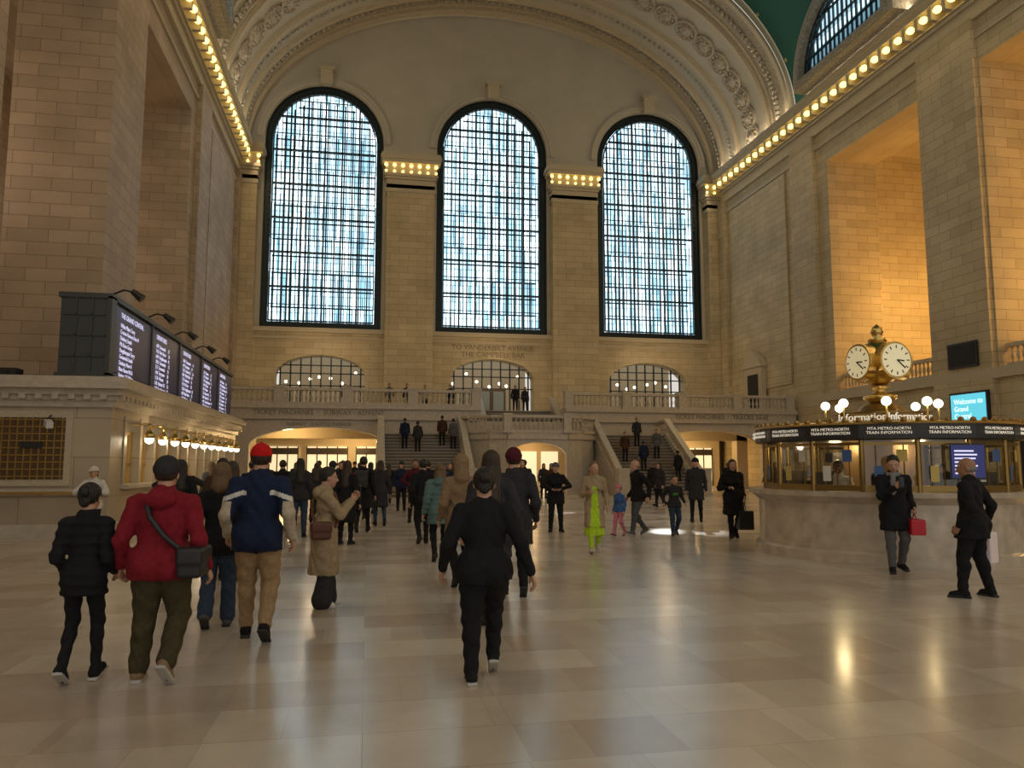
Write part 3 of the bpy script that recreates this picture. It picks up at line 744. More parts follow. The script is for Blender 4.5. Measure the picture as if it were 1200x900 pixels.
point('booth_lamp',(C.x,C.y-1.0,1.95),17,(1,.74,.38),.1); point('booth_lamp',(C.x-1,C.y,1.95),17,(1,.74,.38),.1)
def spot(loc,tgt,deg,p,col,blend=1.0):  # added spot lamps inside the window make the sun patches on the floor
    l=bpy.data.lights.new('added_sun_patch_spot','SPOT'); l.energy=p; l.color=col; l.spot_size=math.radians(deg); l.spot_blend=blend; l.shadow_soft_size=.03
    o=bpy.data.objects.new('added_sun_patch_spot',l); COL.objects.link(o); o.location=loc
    d=Vector(tgt)-Vector(loc); o.rotation_euler=d.to_track_quat('-Z','Y').to_euler()
for tx_,ty_ in ((7.3,18.2),(8.2,17.6),(5.4,25),(6.6,25.6),(7.8,26)):
    spot((21.8,57.2,20),(tx_,ty_,0),1.3,60000,(1,.98,.94))

w=bpy.data.worlds.new('World'); scene.world=w; w.use_nodes=True
w.node_tree.nodes['Background'].inputs[0].default_value=(1.0,0.94,0.85,1); w.node_tree.nodes['Background'].inputs[1].default_value=0.72

#=====PEOPLE-BEGIN
A=lambda *p: np.array(p,dtype=np.float64)
CORN=[(0,0,0),(1,0,0),(0,1,0),(1,1,0),(0,0,1),(1,0,1),(0,1,1),(1,1,1)]
EDG=[(0,1),(2,3),(4,5),(6,7),(0,2),(1,3),(4,6),(5,7),(0,4),(1,5),(2,6),(3,7)]
def surfnets(F,o,h):
    ins=F<0; s=F.shape
    cnt=np.zeros((s[0]-1,s[1]-1,s[2]-1),np.int8)
    for dx,dy,dz in CORN: cnt+=ins[dx:s[0]-1+dx,dy:s[1]-1+dy,dz:s[2]-1+dz]
    act=(cnt>0)&(cnt<8); I=np.argwhere(act); idx=-np.ones(act.shape,np.int64); idx[act]=np.arange(len(I))
    vals=[F[I[:,0]+c[0],I[:,1]+c[1],I[:,2]+c[2]] for c in CORN]
    acc=np.zeros((len(I),3)); n=np.zeros(len(I))
    for a,b in EDG:
        fa,fb=vals[a],vals[b]; cr=(fa<0)!=(fb<0)
        t=np.where(cr,fa/np.where(cr,fa-fb,1),0)[:,None]
        ca,cb=np.array(CORN[a],float),np.array(CORN[b],float)
        acc+=np.where(cr[:,None],ca+t*(cb-ca),0); n+=cr
    V=o+h*(I+acc/n[:,None])
    Q=[]
    for ax in range(3):
        a=[slice(None)]*3;b=[slice(None)]*3;a[ax]=slice(0,-1);b[ax]=slice(1,None)
        cr=ins[tuple(a)]!=ins[tuple(b)]
        c=[slice(1,-1)]*3;c[ax]=slice(None)
        J=np.argwhere(cr[tuple(c)]); off=np.ones(3,int); off[ax]=0; J=J+off
        u,v=(ax+1)%3,(ax+2)%3
        eu=np.zeros(3,int);eu[u]=1;ev=np.zeros(3,int);ev[v]=1
        g=lambda K: idx[K[:,0],K[:,1],K[:,2]]
        q=np.stack([g(J-eu-ev),g(J-ev),g(J),g(J-eu)],1)
        fl=~ins[J[:,0],J[:,1],J[:,2]]
        q[fl]=q[fl][:,::-1]; Q.append(q)
    return V,np.concatenate(Q)
def cone(a,b,ra,rb,s=None,cut=None): return dict(t='c',a=A(*a),b=A(*b),ra=ra,rb=rb,s=None if s is None else A(*s),cut=cut)
def ball(c,r,cut=None): 
    r=A(*r) if hasattr(r,'__len__') else A(r,r,r)
    return dict(t='e',c=A(*c),r=r,cut=cut)
def rbox(c,hs,rd=0.01,cut=None,R=None): return dict(t='b',c=A(*c),h=A(*hs),rd=rd,cut=cut,R=R)
def bnd(p):
    if p['t']=='c':
        s=p['s'] if p['s'] is not None else A(1,1,1)
        return np.minimum(p['a']-p['ra']*s,p['b']-p['rb']*s),np.maximum(p['a']+p['ra']*s,p['b']+p['rb']*s)
    if p['t']=='e': return p['c']-p['r'],p['c']+p['r']
    e=p['h'] if p['R'] is None else np.ones(3)*np.linalg.norm(p['h'])
    return p['c']-e,p['c']+e
def dist(p,P):
    if p['t']=='c':
        a,b,s=p['a'],p['b'],p['s']
        if s is not None: P_=P/s; a=a/s; b=b/s
        else: P_=P
        ba=b-a; pa=P_-a; t=np.clip(pa@ba/(ba@ba+1e-12),0,1)
        d=np.linalg.norm(pa-t[...,None]*ba,axis=-1)-(p['ra']+(p['rb']-p['ra'])*t)
        if s is not None: d=d*s.min()
    elif p['t']=='e':
        q=(P-p['c'])/p['r']; k0=np.linalg.norm(q,axis=-1); k1=np.linalg.norm(q/p['r'],axis=-1)
        d=k0*(k0-1)/(k1+1e-9)
    else:
        q=P-p['c']
        if p['R'] is not None: q=q@p['R']
        q=np.abs(q)-(p['h']-p['rd'])
        d=np.linalg.norm(np.maximum(q,0),axis=-1)+np.minimum(q.max(axis=-1),0)-p['rd']
    if p['cut'] is not None:
        for n,c in (p['cut'] if isinstance(p['cut'],list) else [p['cut']]): d=np.maximum(d,P@A(*n)-c)
    return d
def smin(a,b,k):
    h=np.clip(0.5+0.5*(b-a)/k,0,1); return b+(a-b)*h-k*h*(1-h)
def build(groups,h):
    lo=np.min([bnd(p)[0] for g in groups for p in g[2]],axis=0)-3*h
    hi=np.max([bnd(p)[1] for g in groups for p in g[2]],axis=0)+3*h
    n=np.ceil((hi-lo)/h).astype(int)+1
    ax=[lo[i]+h*np.arange(n[i]) for i in range(3)]
    F=np.full(n,0.3)
    for lab,k,prims,rip in groups:
        G=np.full(n,0.3); mg=k+2.5*h
        for p in prims:
            a,b=bnd(p); i0=np.maximum(0,np.floor((a-mg-lo)/h).astype(int)); i1=np.minimum(n,np.ceil((b+mg-lo)/h).astype(int)+1)
            X,Y,Z=np.meshgrid(ax[0][i0[0]:i1[0]],ax[1][i0[1]:i1[1]],ax[2][i0[2]:i1[2]],indexing='ij')
            P=np.stack([X,Y,Z],-1); d=dist(p,P); sl=tuple(slice(i0[i],i1[i]) for i in range(3))
            G[sl]=smin(G[sl],d,k)
        if rip:
            X,Y,Z=np.meshgrid(*ax,indexing='ij'); G=G+rip(X,Y,Z)
        F=np.minimum(F,G)
    V,Q=surfnets(F,lo,h)
    Cc=V[Q].mean(axis=1); best=np.full(len(Q),9.0); lab_=np.zeros(len(Q),int)
    for gi,(lab,k,prims,rip) in enumerate(groups):
        d=None
        for p in prims:
            e=dist(p,Cc); d=e if d is None else smin(d,e,k)
        if rip: d=d+rip(Cc[:,0],Cc[:,1],Cc[:,2])
        m=d<best; best[m]=d[m]; lab_[m]=gi
    return V,Q,[groups[i][0] for i in range(len(groups))],lab_,Cc
def emit_mesh(name,parts,xf,mats):
    vs=[];qs=[];ms=[];o=0;names=list(mats.keys())
    for V,Q,labs,lab in parts:
        vs.append(V);qs.append(Q+o);o+=len(V)
        ms.append(np.array([names.index(l) for l in labs])[lab])
    V=xf(np.concatenate(vs));Q=np.concatenate(qs);M=np.concatenate(ms)
    org=V[:, :].mean(axis=0); org[2]=V[:,2].min()
    me=bpy.data.meshes.new(name)
    me.vertices.add(len(V)); me.vertices.foreach_set('co',(V-org).astype(np.float32).ravel())
    me.loops.add(len(Q)*4); me.loops.foreach_set('vertex_index',Q.astype(np.int32).ravel())
    me.polygons.add(len(Q)); me.polygons.foreach_set('loop_start',np.arange(0,len(Q)*4,4,dtype=np.int32))
    me.polygons.foreach_set('loop_total',np.full(len(Q),4,np.int32))
    for l in names: me.materials.append(mats[l])
    me.polygons.foreach_set('material_index',M.astype(np.int32))
    me.polygons.foreach_set('use_smooth',np.ones(len(Q),bool))
    me.update(calc_edges=True); me.validate()
    ob=bpy.data.objects.new(name,me); COL.objects.link(ob); ob.location=org.tolist(); return ob
def nrm(v): return v/(np.linalg.norm(v)+1e-12)
def ik(a,c,l1,l2,pole):
    d=c-a; D=np.linalg.norm(d); L=min(D,l1+l2-0.002); dn=d/D; x=(l1*l1-l2*l2+L*L)/(2*L); h=math.sqrt(max(l1*l1-x*x,0))
    pv=nrm(pole-dn*(pole@dn)); return a+dn*x+pv*h, a+dn*L
def rotx(a): c,s=math.cos(a),math.sin(a); return np.array([[1,0,0],[0,c,-s],[0,s,c]])
def rotz(a): c,s=math.cos(a),math.sin(a); return np.array([[c,-s,0],[s,c,0],[0,0,1]])
def cloth(name,c): return mat('cloth_'+name,c,0.85,bump=0.35,bscale=28,spec=0.2,var=0.15)
CL={'black':(0.012,0.012,0.014),'charcoal':(0.03,0.03,0.034),'navy':(0.012,0.02,0.05),'red':(0.20,0.012,0.022),'khaki':(0.32,0.21,0.11),
'olive':(0.055,0.045,0.022),'jeans':(0.035,0.055,0.09),'greyjeans':(0.07,0.075,0.085),'beige':(0.33,0.25,0.15),'tan':(0.24,0.16,0.09),'maroon':(0.08,0.012,0.02),
'teal':(0.10,0.17,0.16),'grey':(0.10,0.10,0.10),'white':(0.6,0.58,0.53),'lime':(0.42,0.62,0.03),'pink':(0.55,0.18,0.24),'green':(0.06,0.22,0.05),'brown':(0.06,0.03,0.016),
'yellow':(0.5,0.25,0.03),'blue':(0.05,0.12,0.3),'brightred':(0.5,0.01,0.01),'lgrey':(0.2,0.2,0.19),'cream':(0.45,0.38,0.28)}
def C_(n): return cloth(n,CL[n])
SKIN={'l':mat('skin_light',(0.48,0.27,0.18),0.5,spec=0.35,var=0.06),'d':mat('skin_dark',(0.12,0.06,0.035),0.5,spec=0.35),'m':mat('skin_medium',(0.32,0.17,0.10),0.5,spec=0.35)}
HAIR={'black':(0.008,0.006,0.005),'brown':(0.03,0.016,0.008),'blond':(0.13,0.075,0.035),'grey':(0.2,0.19,0.18)}
def H_(n): return mat('hair_'+n,HAIR[n],0.5,bump=0.6,bscale=60)
EYEW=mat('eye_white',(0.5,0.48,0.45),0.3); EYED=mat('eye_iris',(0.02,0.012,0.01),0.2); LIP=mat('lips',(0.35,0.13,0.10),0.5)
SOLE=mat('shoe_sole',(0.45,0.43,0.40),0.7); SOLED=mat('shoe_sole_dark',(0.02,0.02,0.02),0.7)
def person(name,x,y,head,H=1.7,z=0.0,fem=False,b=1.0,arm=1.0,top='black',hem=0.08,pants='black',pw=1.0,pa=1.0,shoe='black',sole='d',skin='l',hair='brown',hs='short',
           hat=None,hatc='black',hood=False,feet=None,hands=None,lean=0.03,hyaw=0,hpitch=0,puff=False,skirt=None,recolor=None,extra=None,extramats=None,props=None,twist=0,curl=0.5,collar=True,lod=None,mask=None):
    D=math.hypot(x,y)
    if lod is None: lod=0 if D<8.5 else 1 if D<12 else 2 if D<20 else 3
    hb=(0.0085,0.0115,0.016,0.022)[lod]; hh=(0.005,0.007,0.010,0.014)[lod]; hn=(0.004,0.005,0.0065,0.008)[lod]
    S=H/1.7
    if feet is None: feet=[(-0.11,0.0,0,0,8),(0.11,0.0,0,0,-8)]
    Fr=[]
    for (fx,fy_,lift,pt,yw) in feet:
        R=rotz(math.radians(yw))@rotx(-math.radians(pt)); 
        zz=lift-min((R@A(0,sx,-0.088))[2] for sx in (-0.085,0.165)); Fr.append((A(fx,fy_,zz),R))
    hx=0.085; hz=0.905
    for i,(a,_) in enumerate(Fr):
        sx=-hx if i==0 else hx; q=0.812**2-(a[0]-sx)**2-a[1]**2
        hz=min(hz,math.sqrt(max(q,0.1))+a[2])
    pel=A(0,0,hz); RL=rotz(math.radians(twist))@rotx(-lean)
    U=lambda px,py,pz: pel+RL@A(px,py,pz)
    sw=(0.155 if fem else 0.172)*(0.5+0.5*b)
    P=[ball(pel+A(0,-0.005,0.0),(0.148*b,0.112*b,0.12))]
    for s in (-1,1): P.append(ball(pel+A(s*0.065*b,-0.05*b,-0.04),(0.082*b,0.084*b,0.095)))
    SH=[];SO=[];LEG=[]
    for i,(a,R) in enumerate(Fr):
        s=-1 if i==0 else 1; hp=pel+A(s*hx,0,0); fw=R@A(0,1,0); 
        kn,an=ik(hp,a,0.415,0.40,nrm(A(s*0.12,1,0)+0.3*fw)); LEG.append((hp,kn,an))
        P+= [cone(hp+A(0,0,-.02),kn,0.088*pw*(0.4+0.6*b),0.062*pw),cone(kn,an+A(0,0,0.01),0.060*pw,0.046*pw*pa),ball(kn+(an-kn)*0.3+A(0,-0.018,0),(0.055*pw,0.060*pw,0.10))]
        up=R@A(0,0,1)
        SH+= [cone(an-up*0.005-fw*0.015,an-up*0.038-fw*0.03,0.044,0.046),cone(an-up*0.04-fw*0.03,an-up*0.052+fw*0.12,0.044,0.036),cone(an-up*0.03+fw*0.02,an-up*0.05+fw*0.1,0.042,0.036)]
        SO.append(rbox(an-up*0.076+fw*0.04,(0.043,0.13,0.013),0.01,R=R))
    seed=(abs(x*7.3+y*3.1))%10.0
    rp=lambda X,Y,Z: 0.0055*np.sin(Z*46+5*np.sin(X*11+seed))*np.sin(X*17+Y*13+seed)
    groups=[('pants',0.022,P,rp),('shoe',0.015,SH,None),('sole',0.005,SO,None)]
    T=[cone(U(0,0,0.0),U(0,0.0,0.14),0.140*b,0.130*b*(0.92 if fem else 1.02),(1,.74,1)),
       cone(U(0,0,0.14),U(0,0.005,0.32),0.130*b*(0.92 if fem else 1.02),0.150*b,(1,.68,1)),
       cone(U(0,0.0,0.32),U(0,-0.01,0.42),0.150*b,0.125*b,(1,.64,1)),
       cone(U(-sw*0.72,-0.012,0.442),U(sw*0.72,-0.012,0.442),0.066,0.066),
       cone(U(0,-0.012,0.455),U(0,-0.008,0.515),0.092,0.062)]
    if fem: T+= [ball(U(s*0.07,0.085*b,0.30),(0.065,0.055,0.06)) for s in (-1,1)]
    hemz=hz-hem; cut=((0,0,-1),-hemz)
    T.append(ball(pel+A(0,-0.005,0.0),(0.166*b,0.132*b,0.17),cut=cut))
    for s in (-1,1): T.append(ball(pel+A(s*0.066*b,-0.053*b,-0.03),(0.096*b,0.096*b,0.13),cut=cut))
    if hem>0.05:
        for hp,kn,an in LEG: T.append(cone(hp,hp+(kn-hp)*min(1,(hem+.05)/.41),0.105*pw*(.4+.6*b),0.098*pw*(.4+.6*b),cut=cut))
    if hem>0.15:
        T.append(cone(U(0,0,0.05),pel+A(0,0,-hem-0.05),0.152*b,(0.165+0.13*max(0,hem-0.12))*b,(1,.82,1),cut=cut))
    if hands is None: hands=[None,None]
    HD=[]
    for i in (0,1):
        s=-1 if i==0 else 1; spec=hands[i] or {}
        tgt=spec.get('p',(s*0.25*(.5+.5*b),0.04,hz-0.07)); pole=A(*spec.get('pole',(s*0.15,-1,-0.1)))
        sh=U(s*sw,-0.012,0.44); tg=A(*tgt)
        el,wr=ik(sh,tg,0.285,0.255,pole)
        T+= [cone(sh,el,0.058*arm*(.6+.4*b),0.047*arm),cone(el,wr-nrm(wr-el)*0.012,0.046*arm,0.034*arm)]
        HD.append((el,wr,A(*spec.get('th',(0,1,0))),spec.get('curl',curl),s,A(*spec['d']) if 'd' in spec else None))
    if hood: T+=[ball(U(0,-0.10*b,0.475),(0.12,0.055,0.075)),ball(U(0,-0.06,0.52),(0.095,0.06,0.04))]
    if collar: T.append(cone(U(0,-0.01,0.50),U(0,0.0,0.535),0.074,0.070))
    if puff: rt_=lambda X,Y,Z: 0.011*np.abs(np.sin(Z*math.pi/0.085))-0.006
    else: rt_=lambda X,Y,Z: 0.006*np.sin(Z*38+6*np.sin(X*9+seed))*np.sin(X*15+Y*17+seed)
    groups.append(('top',0.03,T,rt_))
    if skirt:
        zt,zb,w=skirt[1:4]
        groups.append(('skirt',0.02,[cone((0,0,zt),(0,0.02,zb-.05),0.13,w,(1,.8,1),cut=((0,0,-1),-zb))],lambda X,Y,Z:0.008*np.sin(np.arctan2(Y,X)*9)))
    if extra: groups+=extra(U,pel)
    V,Q,labs,lab,Cc=build(groups,hb)
    names=list(labs)
    if recolor: names,lab=recolor(names,lab,Cc,U)
    parts=[(V,Q,names,lab)]
    hd=[]
    skn=[ball((0,-0.012,0.022),(0.075,0.094,0.092)),ball((0,0.022,-0.035),(0.062,0.070,0.082)),cone((0,0.04,-0.085),(0,0.055,-0.09),0.034,0.028),
         cone((0,0.088,0.005),(0,0.106,-0.028),0.009,0.013),ball((0.012,0.094,-0.034),(0.010,0.010,0.008)),ball((-0.012,0.094,-0.034),(0.010,0.010,0.008)),
         ball((0.076,-0.005,-0.01),(0.011,0.020,0.031)),ball((-0.076,-0.005,-0.01),(0.011,0.020,0.031)),
         cone((0,-0.018,-0.06),(0,-0.03,-0.175),0.055,0.062),cone((-0.045,0.076,0.022),(0.045,0.076,0.022),0.012,0.012)]
    hd.append(('skin',0.012,skn,None))
    hd.append(('eyew',0.002,[ball((s*0.030,0.081,0.002),(0.0115,0.008,0.0055)) for s in (-1,1)],None))
    hd.append(('eyed',0.002,[ball((s*0.030,0.086,0.002),(0.0055,0.005,0.0055)) for s in (-1,1)],None))
    hd.append(('lips',0.003,[ball((0,0.086,-0.064),(0.022,0.010,0.004)),ball((0,0.085,-0.071),(0.018,0.010,0.005))],None))
    hcut=[((0,0.78,-0.62),0.0)]; HP=[]
    if hs!='bald':
        HP.append(ball((0,-0.014,0.028),(0.086,0.104,0.102),cut=hcut))
        HP+= [cone((s*0.018,0.090,0.021),(s*0.044,0.081,0.023),0.004,0.003) for s in (-1,1)]
        if hs=='bun': HP+= [ball((0,-0.112,0.045),(0.042,0.036,0.04)),ball((0,-0.09,-0.03),(0.045,0.03,0.05))]
        if hs=='pony': HP+= [cone((0,-0.105,0.03),(0,-0.16,-0.03),0.03,0.035),cone((0,-0.16,-0.03),(0,-0.13,-0.24),0.035,0.015)]
        if hs in('long','bob'):
            L=-0.34 if hs=='long' else -0.12
            HP+= [cone((0,-0.055,-0.02),(0,-0.10,L),0.078,0.085 if hs=='long' else .07,(1,.66,1),cut=((0,1,0),0.02))]
            HP+= [cone((s*0.066,-0.005,0.0),(s*0.072,-0.03,max(L,-0.2)),0.026,0.028) for s in (-1,1)]
    else:
        HP.append(ball((0,-0.02,-0.02),(0.080,0.088,0.045),cut=[((0,1,0),0.0),((0,0,1),0.02)]))
    strand=lambda X,Y,Z: 0.0025*np.sin(np.arctan2(Y+.02,X)*26)
    hd.append(('hair',0.01,HP,strand if hs!='bald' else None))
    if hat=='beanie': hd.append(('hat',0.008,[ball((0,-0.016,0.035),(0.094,0.112,0.108),cut=((0,0.3,-1),-0.022)),cone((0,-0.014,0.040),(0,-0.012,0.050),0.092,0.092,(1,1.18,.3))],None))
    if hat=='cap': hd.append(('hat',0.008,[ball((0,-0.014,0.035),(0.090,0.108,0.100),cut=((0,0.1,-1),-0.03)),rbox((0,0.125,0.042),(0.065,0.055,0.006),0.005,R=rotx(-0.2)),ball((0,-.014,.135),.010)],None))
    if hat=='hood': hd.append(('top',0.02,[ball((0,-0.03,0.02),(0.105,0.115,0.13),cut=((0,1,0.1),0.05)),cone((0,-0.05,-0.04),(0,-0.06,-0.16),0.09,0.10)],None))
    Vh,Qh,lh,labh,_=build(hd,hh)
    RH=RL@rotz(math.radians(hyaw))@rotx(math.radians(hpitch)); hc=U(0,0.02,0.668)
    sc=1.05 if (S>0.9 or fem and S>.8) else 1.2
    Vh=Vh*sc; hc=hc+A(0,0,0.0 if S>.8 else .01)
    parts.append((Vh@RH.T+hc,Qh,lh,labh))
    for el,wr,th,cu,s,dd in HD:
        d=dd if dd is not None else wr-el; d=nrm(d); c=nrm(th-d*(th@d)); n=np.cross(d,c)
        if n@A(-s,0,0)<0 and abs(n[0])>0.3: n=-n
        pr=[cone((0,0,-0.045),(0,0,0.012),0.027,0.028,(1,.8,1)),cone((0,0,0.012),(0,0,0.072),0.029,0.040,(1,.45,1)),
            cone((0.018,0.006,0.02),(0.046,0.018,0.052),0.014,0.011),cone((0.046,0.018,0.052),(0.052,0.030,0.082),0.011,0.009)]
        for (bx,bz,L) in ((0.030,0.078,0.072),(0.010,0.083,0.080),(-0.010,0.080,0.074),(-0.029,0.072,0.058)):
            p0=A(bx,0,bz); a1=cu*0.7; a2=cu*1.7; a3=cu*2.5
            p1=p0+A(0,math.sin(a1),math.cos(a1))*L*0.45; p2=p1+A(0,math.sin(a2),math.cos(a2))*L*0.32; p3=p2+A(0,math.sin(a3),math.cos(a3))*L*0.25
            pr+= [cone(p0,p1,0.0094,0.0088),cone(p1,p2,0.0088,0.0082),cone(p2,p3,0.0082,0.0072)]
        Vn,Qn,ln,labn,_=build([('skin',0.003,pr,None)],hn)
        M=np.stack([c,n,d],1)
        if np.linalg.det(M)<0: Qn=Qn[:,::-1]
        parts.append((Vn@M.T+wr,Qn,ln,labn))
    mats={'pants':C_(pants),'shoe':C_(shoe),'sole':SOLED if sole=='d' else SOLE,'top':C_(top),'skin':SKIN[skin],'hair':H_(hair),'eyew':EYEW,'eyed':EYED,'lips':LIP,'hat':C_(hatc)}
    if skirt: mats['skirt']=C_(skirt[0])
    if extramats: mats.update(extramats)
    Rw=rotz(math.radians(head)); org=A(x,y,z)
    xf=lambda V:(V*S)@Rw.T+org
    ob=emit_mesh(name,parts,xf,mats)
    if props:
        for pn,grp,ms in props(U,HD,pel):
            V,Q,l,lb,_=build(grp,max(0.006,hn*1.2)); emit_mesh(pn,[(V,Q,l,lb)],xf,ms)
    return ob
def walk(st=0.24,w=0.09,ph=1):
    if ph==1: return [(-w,-st,0,32,4),(w,st,0,-14,-4)]
    return [(-w,st,0,-14,4),(w,-st,0,32,-4)]
def walkhands(sw=0.16,ph=1,ab=0.27,z=0.84):
    return [dict(p=(-ab,sw*ph,z+0.03)),dict(p=(ab,-sw*ph,z+0.02))]
BAGB=mat('leather_black',(0.012,0.012,0.014),0.45); BAGBR=mat('leather_brown',(0.10,0.03,0.015),0.45); PHONE=mat('phone_body',(0.02,0.02,0.03),0.2); REDP=mat('paper_red',(0.5,0.012,0.03),0.4); WHP=mat('paper_white',(0.85,0.72,0.74),0.5)
def sling(b=1.0,s=1,mt=None,strap=True,hz=0.02,sz=(0.09,0.15,0.11),name='shoulder_bag'):
    mt=mt or BAGB
    def f(U,HD,pel):
        y=0.125*b
        g=[('bag',0.02,[rbox(U(s*0.20*b,-0.06,hz-0.02),sz,0.03),rbox(U(s*0.20*b,-0.06,hz+0.03),(sz[0]+.008,sz[1]+.008,sz[2]*.6),0.03)],None)]
        if strap:
            for sy in (-1,1):
                pts=[U(-s*0.09,0,0.535),U(-s*0.10,sy*y*.75,0.47),U(-s*0.05,sy*(y+.01),0.34),U(s*0.06,sy*(y+.01),0.20),U(s*0.15*b,sy*y*.8,0.08)]
                g.append(('bag',0.01,[cone(p,q,0.02,0.02) for p,q in zip(pts,pts[1:])],None))
        return [(name,g,{'bag':mt})]
    return f
def backpack(mt=None,b=1.0):
    def f(U,HD,pel):
        return [('backpack',[('bag',0.03,[rbox(U(0,-0.20*b,0.28),(0.15,0.08,0.20),0.05),rbox(U(0,-0.26*b,0.2),(0.11,0.05,0.1),0.04)]+[cone(U(s*.1,-.13,.44),U(s*.11,-.02,.53),.02,.02) for s in (-1,1)],None)],{'bag':mt or BAGB})]
    return f
def phone(i=0):
    def f(U,HD,pel):
        el,wr=HD[i][0],HD[i][1]; d=nrm(wr-el); c=wr+d*0.10+A(0,0.012,0.02)
        return [('mobile_phone',[('ph',0.003,[rbox(c,(0.036,0.007,0.075),0.006)],None)],{'ph':PHONE})]
    return f
def carry(i,name,mt,hs,drop=0.12):
    def f(U,HD,pel):
        wr=HD[i][1]; h=wr+A(0,0,-0.08); c=h+A(0,0,-drop-hs[2])
        return [(name,[('bag',0.01,[rbox(c,hs,0.015)]+[cone(h+A(0,s*.0,0),c+A(0,s*hs[1]*.5,hs[2]),0.009,0.009) for s in (-1,1)],None)],{'bag':mt})]
    return f
def both(*fs): return lambda U,HD,pel:[q for f in fs for q in f(U,HD,pel)]
def varsity(names,lab,Cc,U):
    names=names+['stripe','sleeve']; n=len(names); top=names.index('top'); lab=lab.copy()
    z=Cc[:,2]; x=np.abs(Cc[:,0]); m=(lab==top)
    zs=1.25-0.35*np.maximum(0,x-0.14)
    lab[m&(x>0.10)&(z>zs)&(z<zs+0.04)]=n-2
    lab[m&(x>0.215)&(z<1.2)]=n-1
    return names,lab
def opencoat(names,lab,Cc,U):
    lab=lab.copy(); top=names.index('top'); sk=names.index('skirt')
    lab[(lab==top)&(Cc[:,1]>0.04)&(np.abs(Cc[:,0])<0.045+0.07*(1.2-Cc[:,2]))&(Cc[:,2]<1.22)]=sk
    return names,lab
def scarf(col='scarf'):
    return lambda U,pel:[(col,0.02,[ball(U(0,0.0,0.52),(0.10,0.09,0.045)),cone(U(0.03,0.09,0.48),U(0.04,0.12,0.25),0.035,0.03,(1,.6,1))],None)]
t0=time.time()
MAN,WOM='man','woman'
# --- near left group (walking away)
person(WOM,-2.10,6.45,-3,1.49,fem=True,b=1.05,top='black',hem=.16,puff=True,arm=1.2,pants='black',pw=.92,shoe='black',sole='l',hair='black',hs='bun',feet=walk(.12,.09,1),hands=[dict(p=(-.20,.14,.92)),dict(p=(.20,.14,.92))],hyaw=-5)
person(MAN,-1.54,6.40,-4,1.69,b=1.28,arm=1.25,top='red',hem=.12,pants='olive',pw=1.36,pa=1.15,shoe='tan',sole='l',hs='short',hair='brown',hat='beanie',hatc='charcoal',hood=True,
       feet=[(-.14,.02,0,0,6),(.12,-.16,0,42,-8)],hands=[dict(p=(-.31,.04,.86)),dict(p=(.33,.06,.84))],hyaw=0,hpitch=-3,props=sling(1.28,1))
person(MAN,-1.0,7.66,0,1.83,b=1.2,arm=1.25,top='navy',hem=.12,pants='khaki',pw=1.25,shoe='black',hs='short',hair='brown',hat='cap',hatc='brightred',feet=walk(.17,.1,-1),hands=[dict(p=(-.27,.08,.90)),dict(p=(.29,-.02,.88))],recolor=varsity,extramats={'stripe':C_('white'),'sleeve':C_('cream')})
person(WOM,-1.46,8.3,0,1.65,fem=True,b=1.1,arm=1.2,top='black',hem=.15,pants='jeans',pw=1.2,pa=1.4,shoe='grey',hair='blond',hs='bob',feet=walk(.12,.09,1),hands=walkhands(.05,1,.25,.88))
person(WOM,-.48,9.33,-82,1.61,fem=True,b=1.1,arm=1.3,top='beige',hem=.50,pants='charcoal',pw=1.35,pa=2.0,shoe='white',sole='l',hair='black',hs='short',hood=True,
       feet=[(-.12,.06,0,0,8),(.12,-.02,0,0,-6)],hands=[dict(p=(-.06,.36,1.30),pole=(-.4,-.2,-1),th=(0,0,1),curl=.9),dict(p=(.03,.33,1.27),pole=(.4,-.2,-1),th=(0,0,1),curl=.9)],hpitch=-4,
       props=both(phone(0),sling(1.15,1,BAGBR,True,.05,(.05,.12,.10))))
# --- centre
person(WOM,.89,5.92,-3,1.61,fem=True,b=1.24,arm=1.2,top='black',hem=.11,pants='black',pw=1.28,pa=.95,shoe='black',sole='l',hair='black',hs='bun',collar=False,
       feet=[(-.10,-.02,0,0,3),(.10,.22,0,30,-4)],hands=[dict(p=(-.33,.08,.88),pole=(-.35,-1,0)),dict(p=(.38,-.04,.85),pole=(.35,-1,0))],twist=-4)
person(WOM,1.28,8.0,2,1.78,fem=True,b=1.12,arm=1.2,top='charcoal',hem=.25,pants='black',pw=1.15,hair='brown',hs='long',feet=walk(.15,.09,1),hands=walkhands(.08,1))
person(MAN,1.82,9.6,-4,1.84,b=1.15,arm=1.25,top='charcoal',hem=.3,pants='black',pw=1.15,hat='beanie',hatc='maroon',hair='brown',feet=walk(.18,.09,-1),hands=walkhands(.08,-1))
person(WOM,1.26,10.5,4,1.76,fem=True,b=1.15,arm=1.3,top='tan',hem=.3,pants='black',hat='hood',hair='brown',feet=walk(.15,.09,1),hands=walkhands(.08,1))
person(WOM,1.22,13.2,0,1.65,fem=True,b=1.18,arm=1.35,top='teal',hem=.25,puff=True,pants='black',hood=True,hair='blond',hs='bob',feet=walk(.1,.09,1))
person(MAN,1.15,16.2,8,1.75,b=1.1,arm=1.2,top='black',hem=.15,pants='black',hair='black',feet=walk(.1,.09,1))
person(MAN,1.35,22.3,180,1.80,b=1.15,arm=1.15,top='maroon',hem=.1,hood=True,pants='black',hair='brown',skin='m',feet=[(-.14,0,0,0,12),(.14,.03,0,0,-12)],hands=[dict(p=(-.15,.18,1.0),pole=(-1,-.4,0)),dict(p=(.15,.18,1.0),pole=(1,-.4,0))],
       recolor=lambda n,l,c,U:(n+['print'],np.where((l==n.index('top'))&(c[:,1]>.05)&(np.abs(c[:,0])<.09)&(np.abs(c[:,2]-1.22)<.06)&((c[:,2]*60).astype(int)%2==0),len(n),l)),extramats={'print':C_('white')})
